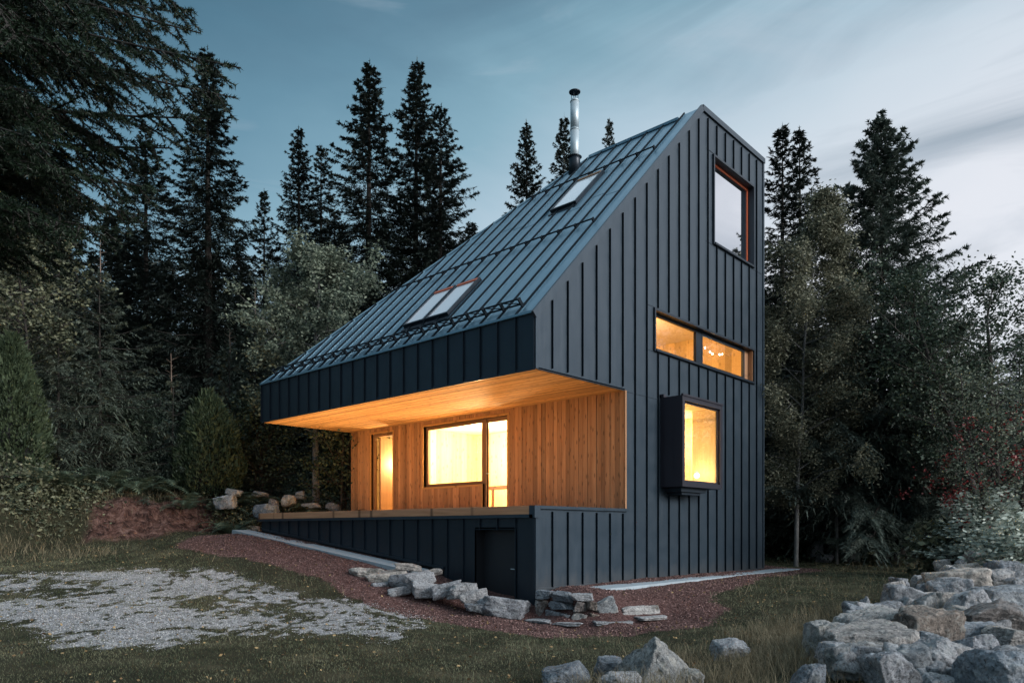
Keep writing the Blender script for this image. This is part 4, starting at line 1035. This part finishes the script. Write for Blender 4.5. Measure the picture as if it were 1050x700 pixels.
rw = [o for o in COL.objects if o.get('label', '').startswith('rowan')][0]
r = np.random.default_rng(8); tips = r.normal(size=(80, 3))*[.8, .8, .7]+[0, 0, 2.3]; C = tips[r.integers(0, 80, 1500)]+r.normal(size=(1500, 3))*.09
link('red_foliage', quadmesh('red_foliage', leaves(C, .035, r)), rw, M['red_leaf'])
US = 'dark shrubs at the foot of the wood'
for k, (lb, px, pyt, dp, wd, mt, n) in enumerate([
 ('dark leafy shrub filling the space left of the terrace wall', 348, 400, 22.5, 2.6, 'dark_leaf', 9000),
 ('dark shrub between the cone-shaped bush and the leafy tree', 268, 405, 23.5, 2.6, 'dark_leaf', 9000),
 ('dark shrub behind the ferns at the left', 130, 425, 22.8, 3.0, 'dark_leaf', 8000),
 ('low shrub with a few yellow-green leaves at the left edge', 18, 500, 18.2, 1.8, 'hazel_leaf', 3500),
 ('dark bush under the big right spruce', 935, 500, 25, 3.6, 'dark_leaf', 7000),
 ('dark bush under the birch', 795, 500, 25.5, 3.0, 'dark_leaf', 7000),
 ('dark bush behind the forked stem', 880, 515, 27.5, 3.2, 'dark_leaf', 7000)]):
    leafy(lb, px, pyt, dp, wd, mt, 'bark', 240+k, n, .05, .05, stems=4, name='shrub', trunk=.035, clump=.4, cat='shrub', group=US, shape=(.9, 1.1))
# layered silver-green shrub, right
def layered(label, px, pyt, dep, w, seed, n=6500):
    r = np.random.default_rng(seed); tp = at(px, pyt, dep); z = g1(tp[0], tp[1])-.05; H_ = tp[2]-z; e = empty('shrub', (tp[0], tp[1], z)); m = MB(); C = []
    for b in range(60):
        a = r.uniform(0, 6.28); h = H_*r.uniform(.15, 1.0); l = w/2*math.sqrt(max(.05, 1-(h/H_)**2*.8))*r.uniform(.6, 1)
        p1 = np.array([math.cos(a)*l, math.sin(a)*l, h]); p0 = np.array([math.cos(a)*.1, math.sin(a)*.1, h*.35])
        m.tube([p0, (p0+p1)/2+[0, 0, .12], p1], [.016, .010, .004], 5, cap=False)
        k = r.uniform(.35, 1.0, n//60); c = p0+(p1-p0)*k[:, None]+[0, 0, .05]+r.normal(size=(n//60, 3))*[.15, .15, .045]; C.append(c)
    m.tube([(0, 0, -.1), (0, 0, H_*.5)], [.05, .03], 8)
    link('foliage', quadmesh('foliage', leaves(np.concatenate(C), .058, r, .85, .5)), e, M['pale_shrub']); m.build('stem', M['bark'], e, True)
    return tag(e, label, 'shrub')
layered('silvery green layered shrub above the far end of the rock heap', 1010, 500, 16.8, 3.4, 301, 9000)
layered('second silvery shrub at the right picture edge, lower and nearer', 1052, 528, 14.2, 2.0, 302, 3500)
leafy('broad-leaved green bush at the foot of the silvery shrub', 972, 545, 17.5, 2.0, 'hazel_leaf', 'bark', 303, 2600, .075, .05, stems=3, name='shrub', trunk=.02, cat='shrub', shape=(.9, 1.1))

# cone-shaped thujas
def thuja(label, px, pyt, dep, wpx, pyb, seed, n=30000, mat='thuja'):
    r = np.random.default_rng(seed); tp = at(px, pyt, dep); z = at(px, pyb, dep)[2]-.1; z = min(z, g1(tp[0], tp[1])); H_ = tp[2]-z; w = wpx/F*dep/2
    e = empty('thuja_bush', (tp[0], tp[1], z)); h = r.random(n)**.8; a = r.uniform(0, 6.283, n)
    prof = np.interp(h, [0, .12, .35, .7, .9, 1], [.80, .97, 1, .72, .36, .03])
    q = np.stack([np.cos(a)*2, np.sin(a)*2, h*5], -1); bump_ = 1+.22*fbm(q*1.5+seed, 4, 4)
    rad = w*prof*bump_*(1-np.abs(r.normal(size=n))*.09)
    P = np.stack([np.cos(a)*rad, np.sin(a)*rad, h*H_], -1); D = nrm(np.stack([np.cos(a)*.5, np.sin(a)*.5, np.ones(n)*.8], -1)+r.normal(size=(n, 3))*.35)
    S_ = nrm(np.cross(D, r.normal(size=(n, 3)))); l = (r.uniform(.04, .12, n)*np.where(r.random(n) < .04, 2.4, 1))[:, None]
    link('crown', trimesh('crown', np.stack([P-S_*l*.25, P+S_*l*.25, P+D*l], 1)), e, M[mat])
    m = MB(); m.tube([(0, 0, -.1), (0, 0, H_*.85)], [.08, .02], 8)
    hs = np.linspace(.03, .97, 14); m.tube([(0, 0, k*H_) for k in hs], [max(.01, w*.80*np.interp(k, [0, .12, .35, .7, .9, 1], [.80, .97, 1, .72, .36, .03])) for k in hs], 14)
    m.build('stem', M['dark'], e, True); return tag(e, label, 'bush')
thuja('cone-shaped clipped conifer bush behind the red earth bank', 214, 402, 21.8, 66, 497, 11)
thuja('large cone-shaped conifer bush at the left picture edge', 12, 343, 19, 68, 512, 12, 36000)

# ferns and tall weeds
def fern_geo(r, n=13, L_=.75):
    T = []
    for k in range(n):
        a = 6.283*k/n+r.normal()*.25; l = L_*r.uniform(.7, 1.15); s = np.linspace(0, 1, 22); up0 = r.uniform(.9, 1.4)
        c = np.stack([np.cos(a)*l*s*.85, np.sin(a)*l*s*.85, l*(up0*s-.95*s*s)*.8], -1); lat = np.array([-math.sin(a), math.cos(a), 0])
        for i in range(2, 21):
            wd = l*.20*math.sin(math.pi*min(1, (s[i]*.85+.12)))*1.0; tn = c[i]-c[i-1]
            for sg in (-1, 1):
                tip = c[i]+lat*sg*wd+tn*.6+[0, 0, -.02]; T.append([c[i]-tn*.42, c[i]+tn*.42, tip])
        for i in range(1, 21): T.append([c[i]-lat*.004, c[i]+lat*.004, c[i+1]])
    return np.array(T)
FE = [trimesh('fronds', fern_geo(np.random.default_rng(60+k))) for k in range(3)]
for f in FE: f.materials.append(M['fern'])
fpos = [(88,492,19.5,1.3,'leftmost fern above the earth bank'),(112,482,20,1.5,'large fern on the left part of the earth bank'),(140,488,20.3,1.4,'fern above the left end of the red earth'),(165,478,21,1.4,'tall fern behind the red earth bank'),
 (190,494,20.3,1.1,'low fern on the rim of the red earth bank'),(228,492,21,1.2,'fern in front of the cone-shaped bush'),(238,530,20.0,1.1,'fern growing at the right end of the red earth bank'),(258,490,21.8,1.2,'fern right of the cone-shaped bush'),(278,486,22.2,1.4,'fern above the boulders at the deck end'),
 (330,508,21.8,1.3,'fern beside the slim grey trunk'),(352,512,21.6,1.1,'fern touching the terrace wall end'),(65,505,19,1.3,'fern on the mound at the far left'),(305,494,22.4,1.2,'fern left of the slim grey trunk'),(40,520,18.4,1.3,'fern at the foot of the large cone-shaped bush')]
for k, (px, py, dp, s, lb) in enumerate(fpos):
    p = at(px, py, dp); z = g1(p[0], p[1]); e = bpy.data.objects.new('fern', FE[k % 3]); COL.objects.link(e); e.location = (p[0], p[1], z-.03); e.rotation_euler = (0, 0, k*1.1)
    e.scale = (s*1.35, s*1.35, s*1.35); tag(e, lb, 'fern', 'ferns on the earth bank')

# ------------------------------------------------------------------ overhanging spruce, near left
def near_spruce():
    r = np.random.default_rng(17); base = at(-420, 700, 3.9)[:2]; z = g1(*base)-.1; e = empty('spruce_tree', (base[0], base[1], z)); o = np.array([base[0], base[1], z])
    m = MB(); m.tube([(0, 0, -.1), (0, 0, 3), (.03, 0, 8), (0, 0, 12)], [.20, .17, .10, .02], 12)
    segs = []   # (p0, p1) twig axes carrying needles
    def shoot(p0, p1, sag): 
        k = np.linspace(0, 1, 9)[:, None]; q = p0+(p1-p0)*k; q[:, 2] += sag*(k[:, 0]*(1-k[:, 0]))*4*-1; return q
    brs = []
    for (x0, y0, x1, y1, d0, d1) in [(-380,-180,205,34,3.7,3.5),(-380,-100,247,70,3.8,3.3),(-380,-60,243,101,3.9,3.7),(-380,20,216,122,3.8,3.5),(-380,60,176,152,3.8,3.6),(-380,100,166,196,3.8,3.3),
      (-380,120,150,222,3.8,3.9),(-380,150,133,240,3.9,3.2),(-380,160,70,266,3.8,3.4),(-380,-220,150,-6,3.8,3.6),(-380,-160,175,12,3.9,4.2),(-380,-80,120,60,3.9,2.9),(-380,0,110,120,3.9,4.3),(-380,40,60,150,3.7,2.8),(-380,90,90,180,3.9,4.2),(-380,-140,90,5,3.8,3.0),(-380,-30,40,95,3.7,3.0),(-380,110,30,215,3.8,3.0),(-380,-40,170,85,4.1,4.5),(-380,60,120,170,4.1,4.5),
      (-300,-260,190,60,4.0,4.0),(-300,-200,140,110,3.8,3.9),(-350,-120,150,170,3.9,3.6),(-350,-60,110,215,3.9,3.5),(-350,20,75,235,3.8,3.0),(-350,40,30,250,3.9,3.6),(-300,-240,90,60,3.9,3.4),(-300,-180,60,130,4.1,3.2),(-200,-280,200,20,3.8,3.9),(-200,-240,60,20,3.7,3.2),(-150,-260,20,50,3.6,2.9),(-350,90,40,190,3.9,3.9)]:
        p0 = at(x0, y0, d0); p1 = at(x1, y1, d1); q = shoot(p0, p1, r.uniform(-.05, .12)); brs.append(q); m.tube(q-o, np.linspace(.017, .003, 9), 6, cap=False)
        axis_ = nrm(p1-p0); side = nrm(np.cross(axis_, [0, 0, 1.]))
        LL = np.linalg.norm(p1-p0); segs.append((p0+(p1-p0)*.35, p1))
        n = 50
        for k in range(n):
            tt = .28+.70*(k+r.random()*.5)/n; i = min(int(tt*8), 7); c = q[i]+(q[i+1]-q[i])*(tt*8-i); sg = 1 if k % 2 else -1
            l = .80*(1.08-tt)**.75*r.uniform(.6, 1.15); d = nrm(axis_*r.uniform(.6, 1.1)+side*sg*r.uniform(.5, 1.0)+np.array([0, 0, r.uniform(-1.0, .10)])); e1 = c+d*l
            segs.append((c, e1)); m.tube([c-o, (c+e1)/2-o, e1-o], [.006, .004, .002], 4, cap=False)
            for w in range(int(l/.055)):
                u_ = .15+.8*(w+r.random()*.5)/max(1, l/.055); c2 = c+(e1-c)*u_; s2 = nrm(np.cross(d, [0, 0, 1.]))*(1 if w % 2 else -1)
                d2 = nrm(d*.8+s2*.8+np.array([0, 0, r.uniform(-.45, .1)])); segs.append((c2, c2+d2*l*.38*(1.15-u_)*r.uniform(.7, 1.2)))
    T = []
    A = np.array([s[0] for s in segs]); B = np.array([s[1] for s in segs]); ln = np.linalg.norm(B-A, axis=1); D = nrm(B-A)
    cnt = np.maximum(8, (ln*560).astype(int)); I = np.repeat(np.arange(len(A)), cnt); k = r.random(len(I)); P = A[I]+(B-A)[I]*k[:, None]
    rad = nrm(np.cross(D[I], r.normal(size=(len(I), 3)))); ndr = nrm(D[I]*r.uniform(.5, 1.0, len(I))[:, None]+rad); dr = ndr; nl_ = r.uniform(.016, .027, len(I))[:, None]
    sv = nrm(np.cross(dr, r.normal(size=(len(I), 3))))*.0028
    T = np.stack([P-sv, P+sv, P+dr*nl_], 1)-o
    link('needles', trimesh('needles', T), e, M['spruce_near']); m.build('trunk', M['darkbark'], e)
    tag(e, 'near spruce whose needled branches hang in from the top left corner', 'tree')
    print('near needles', len(T))
near_spruce()

# ------------------------------------------------------------------ grass, chips
def blades(N, xr, yr, dens_fn, hmin, hmax, wid, seed, lean=.5):
    r = np.random.default_rng(seed); x = r.uniform(*xr, N); y = r.uniform(*yr, N); dp = depth_of(x, y); a = ((x-CAM[0])*RT[0]+(y-CAM[1])*RT[1])/np.maximum(dp, .1)
    ok = (dp > 3.5) & (np.abs(a) < .80) & ~((x > -.05) & (x < W) & (y > -.02) & (y < L))
    x = x[ok]; y = y[ok]; dp = dp[ok]; pr = dens_fn(x, y, dp); ok = r.random(len(x)) < pr; x = x[ok]; y = y[ok]; dp = dp[ok]
    n = len(x); z = gz(x, y); h = r.uniform(hmin, hmax, n)*(1+.5*n2(x, y, 1.7, 40, 2)); w = wid*np.clip(dp/9, .8, 3)
    th = r.uniform(0, 6.283, n); d = np.stack([np.cos(th), np.sin(th), np.zeros(n)], -1); ph = r.uniform(0, 6.283, n); b = np.stack([np.cos(ph), np.sin(ph), np.zeros(n)], -1)
    P = np.stack([x, y, z-.004], -1); l = r.uniform(.15, 1.0, n)*lean
    mid = P+np.stack([b[:, 0]*h*l*.4, b[:, 1]*h*l*.4, h*.62], -1); tip = P+np.stack([b[:, 0]*h*l*1.1, b[:, 1]*h*l*1.1, h*(1-.35*l)], -1)
    dw = d*w[:, None]
    T1 = np.stack([P-dw, P+dw, mid+dw*.6], 1); T2 = np.stack([mid+dw*.6, mid-dw*.5, tip], 1)
    T3 = np.stack([P-dw, mid+dw*.6, mid-dw*.5], 1)
    i = np.arange(n); Vv = np.stack([P-dw, P+dw, mid+dw*.6, mid-dw*.5, tip], 1).reshape(-1, 3)
    Fq = np.concatenate([np.stack([i*5, i*5+1, i*5+2], -1), np.stack([i*5, i*5+2, i*5+3], -1), np.stack([i*5+3, i*5+2, i*5+4], -1)])
    return npmesh('g', Vv, Fq, 3), n
def lawn_d(x, y, dp):
    red, rb, gr, st = masks(x, y); t_ = n2(x, y, 1.6, 50)*.5+.5
    d = (1-red)*(1-rb)*(1-gr*.80)*np.clip(.45+1.1*t_, 0, 1)*(1-.35*st); return d*np.clip(9/dp, .25, 1)
me, n = blades(1300000, (-14, 22), (-9.5, 13), lawn_d, .012, .042, .0026, 71, 1.2); print('grass', n)
tag(link('lawn_grass', me, None, M['grass']), 'short patchy lawn grass around the cabin', 'grass', kind='stuff')
def dry_d(x, y, dp):
    red, rb, gr, st = masks(x, y); t_ = n2(x, y, .8, 55)*.5+.5
    z1 = np.exp(-((y+5.4)/.6)**2)*(x > -5)*(x < 3)*.7; z2 = ((x > -6) & (y < -1.0))*.035
    z3 = np.clip((y-11.6)/.5, 0, 1)*(y < 14)*(x < 4)*.9+((x < -3.6) & (y > 9.6) & (y < 13))*.5
    return np.clip((z1+z2+z3+.012)*np.clip(t_*1.6-.3, 0, 1)*(1-red)*(1-rb*.9)*(1-gr*.8), 0, 1)
me, n = blades(420000, (-14, 22), (-9.5, 14), dry_d, .10, .30, .0022, 72, 1.1); print('dry', n)
tag(link('dry_grass', me, None, M['dry_grass']), 'long dry straw-coloured grass at the rocks and on the earth bank', 'grass', kind='stuff')
me, n = blades(60000, (-5.2, 1.5), (-6.9, -4.0), lambda x, y, dp: np.clip(n2(x, y, 1.3, 58)*1.6+.55, 0, 1)*np.exp(-((y+5.2)/.8)**2), .10, .34, .0024, 73, 1.2)
tag(link('dry_grass', me, None, M['dry_grass']), 'tangled dry grass between the pointed rock and the rock heap', 'grass', kind='stuff')
def chips(N, xr, yr, which, s0, s1, seed, mat, name, label):
    r = np.random.default_rng(seed); x = r.uniform(*xr, N); y = r.uniform(*yr, N); red, rb, gr, st = masks(x, y); mk = np.maximum(red, rb*.6) if which == 'r' else gr
    ok = (r.random(N) < mk) & ~((x > -.05) & (x < W) & (y > -.05) & (y < L)); x = x[ok]; y = y[ok]; n = len(x); z = gz(x, y); s = r.uniform(s0, s1, n)**1.0
    C = np.stack([x, y, z+s*.2], -1); A = r.normal(size=(n, 4, 3)); A = nrm(A)*s[:, None, None]*[1, 1, .7]
    Vv = (C[:, None]+A).reshape(-1, 3); i = np.arange(n)*4
    Fq = np.concatenate([np.stack([i+a, i+b, i+c], -1) for a, b, c in ((0, 1, 2), (0, 2, 3), (0, 3, 1), (1, 3, 2))])
    tag(link(name, npmesh(name, Vv, Fq, 3), None, mat), label, 'gravel', kind='stuff')
M['redchip'] = leaf_mat('red_stone_chips', (.045, .024, .022), (.30, .19, .175), .95, 0, .9, 1); M['greychip'] = leaf_mat('grey_stone_chips', (.15, .155, .16), (.68, .69, .70), .85, 0, .9, 1)
chips(170000, (-5, 11), (-4.2, 12.9), 'r', .010, .028, 81, M['redchip'], 'red_gravel', 'loose red gravel chips on the path round the cabin')
chips(260000, (-14, -1), (-4, 10), 'g', .006, .017, 82, M['greychip'], 'grey_gravel', 'loose grey gravel on the bare patch in the lawn')
r = np.random.default_rng(95); N = 5200; x = r.uniform(-13, 20, N); y = r.uniform(-8, 12, N); ok = ~((x > -.3) & (x < W+.3) & (y > -.9) & (y < L)); x = x[ok]; y = y[ok]
C = np.stack([x, y, gz(x, y)+.016], -1); M['litter'] = leaf_mat('fallen_leaves', (.10, .06, .03), (.36, .26, .13), .9, .1, .8, 1)
tag(link('fallen_leaves', quadmesh('fallen_leaves', leaves(C, .022, r, .85, .6)), None, M['litter']), 'small fallen yellow-brown leaves scattered over lawn and gravel', 'leaves', kind='stuff')
# leaf litter and weeds under the wood
r = np.random.default_rng(90); N = 60000; x = r.uniform(-16, 30, N); y = r.uniform(-2, 30, N); dp = depth_of(x, y)
ok = (((y > 12.7+.5*n2(x, y, .8, 7)) & (x < 12)) | ((x > 11.5) & (dp > 22.8))) & (dp < 34); x = x[ok]; y = y[ok]; hh = np.abs(r.normal(size=len(x)))*.16+.01
hh *= 1+1.2*n2(x, y, .7, 8); C = np.stack([x, y, gz(x, y)+np.abs(hh)], -1)
tag(link('undergrowth', quadmesh('undergrowth', leaves(C, .06, r, .3, .5)), None, M['dark_leaf']), 'low dark weeds and brambles on the floor of the wood', 'undergrowth', kind='stuff')

r = np.random.default_rng(93); N = 9000; cl = np.array([at(p_, 530, d_)[:2] for p_, d_ in ((-5, 18.2), (15, 18.4), (30, 18.6), (48, 18.5), (66, 18.8), (80, 19.0), (10, 17.6), (40, 17.8), (250, 20.8), (235, 21.0), (300, 21.7), (330, 21.9))])
I = r.integers(0, len(cl), N); x = cl[I, 0]+r.normal(size=N)*.38; y = cl[I, 1]+r.normal(size=N)*.38; C = np.stack([x, y, gz(x, y)+np.abs(r.normal(size=N))*.20+.02], -1)
tag(link('weeds', quadmesh('weeds', leaves(C, .05, r, .4, .5)), None, M['hazel_leaf']), 'leafy weeds and brambles spilling over the earth bank on the left', 'weeds', kind='stuff')
# ------------------------------------------------------------------ sky and light
w = bpy.data.worlds.new('World'); S.world = w; w.use_nodes = True; nt = w.node_tree; g = NG(nt); bg = nt.nodes['Background']
co = g.coord('Generated'); sep = g.n('ShaderNodeSeparateXYZ'); g.l(co, sep.inputs[0])
z = sep.outputs['Z']
dr = g.math('ADD', g.math('MULTIPLY', sep.outputs['X'], float(RT[0])), g.math('MULTIPLY', sep.outputs['Y'], float(RT[1])))   # towards the afterglow
warp = g.noise(g.vmap(co, (1.2, 1.2, 3.2)), 1.6, 5, .55, .6)
tt = g.math('ADD', g.math('SUBTRACT', g.math('MULTIPLY', z, .94), g.math('MULTIPLY', dr, .42)), g.math('MULTIPLY', g.math('SUBTRACT', warp, .5), .16))
tt = g.math('ADD', tt, .10, True)
EX = 1.87
colr = g.ramp(tt, [(p_, tuple(k_/EX for k_ in c_)) for p_, c_ in ((.22, (.72, .74, .79)), (.38, (.56, .64, .71)), (.47, (.40, .53, .62)), (.56, (.23, .39, .48)), (.66, (.125, .255, .34)), (.77, (.055, .145, .21)), (.95, (.025, .068, .105)))])
zen = g.n('ShaderNodeMapRange', interpolation_type='SMOOTHSTEP'); zen.inputs[1].default_value = .60; zen.inputs[2].default_value = .80; g.l(z, zen.inputs[0])
colr = g.mix(zen.outputs[0], colr, (.34, .45, .53))
# cloud bands
cn = g.noise(g.vmap(co, (1.0, 1.0, 4.0)), 1.7, 6, .55, .9)
cf = g.ramp(cn, [(.44, 0.0), (.66, .75)])
mk = g.math('MAXIMUM', g.ramp(dr, [(.05, 0.0), (.45, .8)]), g.ramp(z, [(.46, 0.0), (.60, 1.0)]))
colr = g.mix(g.math('MULTIPLY', cf, mk), colr, (.045, .085, .12))
wl = g.ramp(g.noise(g.vmap(co, (1.3, 1.3, 6)), 2.7, 5, .55, .8), [(.55, 0.0), (.8, .4)])
colr = g.mix(wl, colr, (.26, .29, .33))
sky = g.n('ShaderNodeTexSky', sky_type='NISHITA'); sky.sun_disc = False; sky.sun_elevation = math.radians(20)
SD = Vector((.22, -.90, .38)).normalized()
sky.sun_elevation = math.asin(SD.z); sky.sun_rotation = math.atan2(SD.x, SD.y); sky.altitude = 600
sc_ = g.n('ShaderNodeVectorMath', operation='SCALE'); sc_.inputs['Scale'].default_value = .006; g.l(sky.outputs[0], sc_.inputs[0])
fin = g.mix(1.0, colr, sc_.outputs[0], 'ADD'); g.l(fin, bg.inputs['Color']); bg.inputs['Strength'].default_value = 1.0
sun = bpy.data.lights.new('sun', 'SUN'); sun.energy = 1.9; sun.angle = math.radians(28); sun.color = (1, .97, .96)
so = bpy.data.objects.new('sun', sun); COL.objects.link(so); so.rotation_euler = SD.to_track_quat('Z', 'Y').to_euler(); so.location = (5, -30, 20)
# ------------------------------------------------------------------ camera
cam = bpy.data.cameras.new('camera'); cam.sensor_width = 36; cam.lens = F/1050*36; cam.shift_y = (542-350)/1050; cam.clip_start = .1; cam.clip_end = 1000
co_ = bpy.data.objects.new('camera', cam); COL.objects.link(co_); co_.location = CAM
co_.rotation_euler = (math.pi/2, 0, math.atan2(FW[1], FW[0])-math.pi/2); S.camera = co_
S.view_settings.view_transform = 'Standard'; S.view_settings.look = 'None'; S.view_settings.exposure = 1.0; S.view_settings.gamma = 1; S.view_settings.use_curve_mapping = False
S.render.engine = 'CYCLES'; S.cycles.max_bounces = 6; S.cycles.diffuse_bounces = 3; S.cycles.transparent_max_bounces = 8
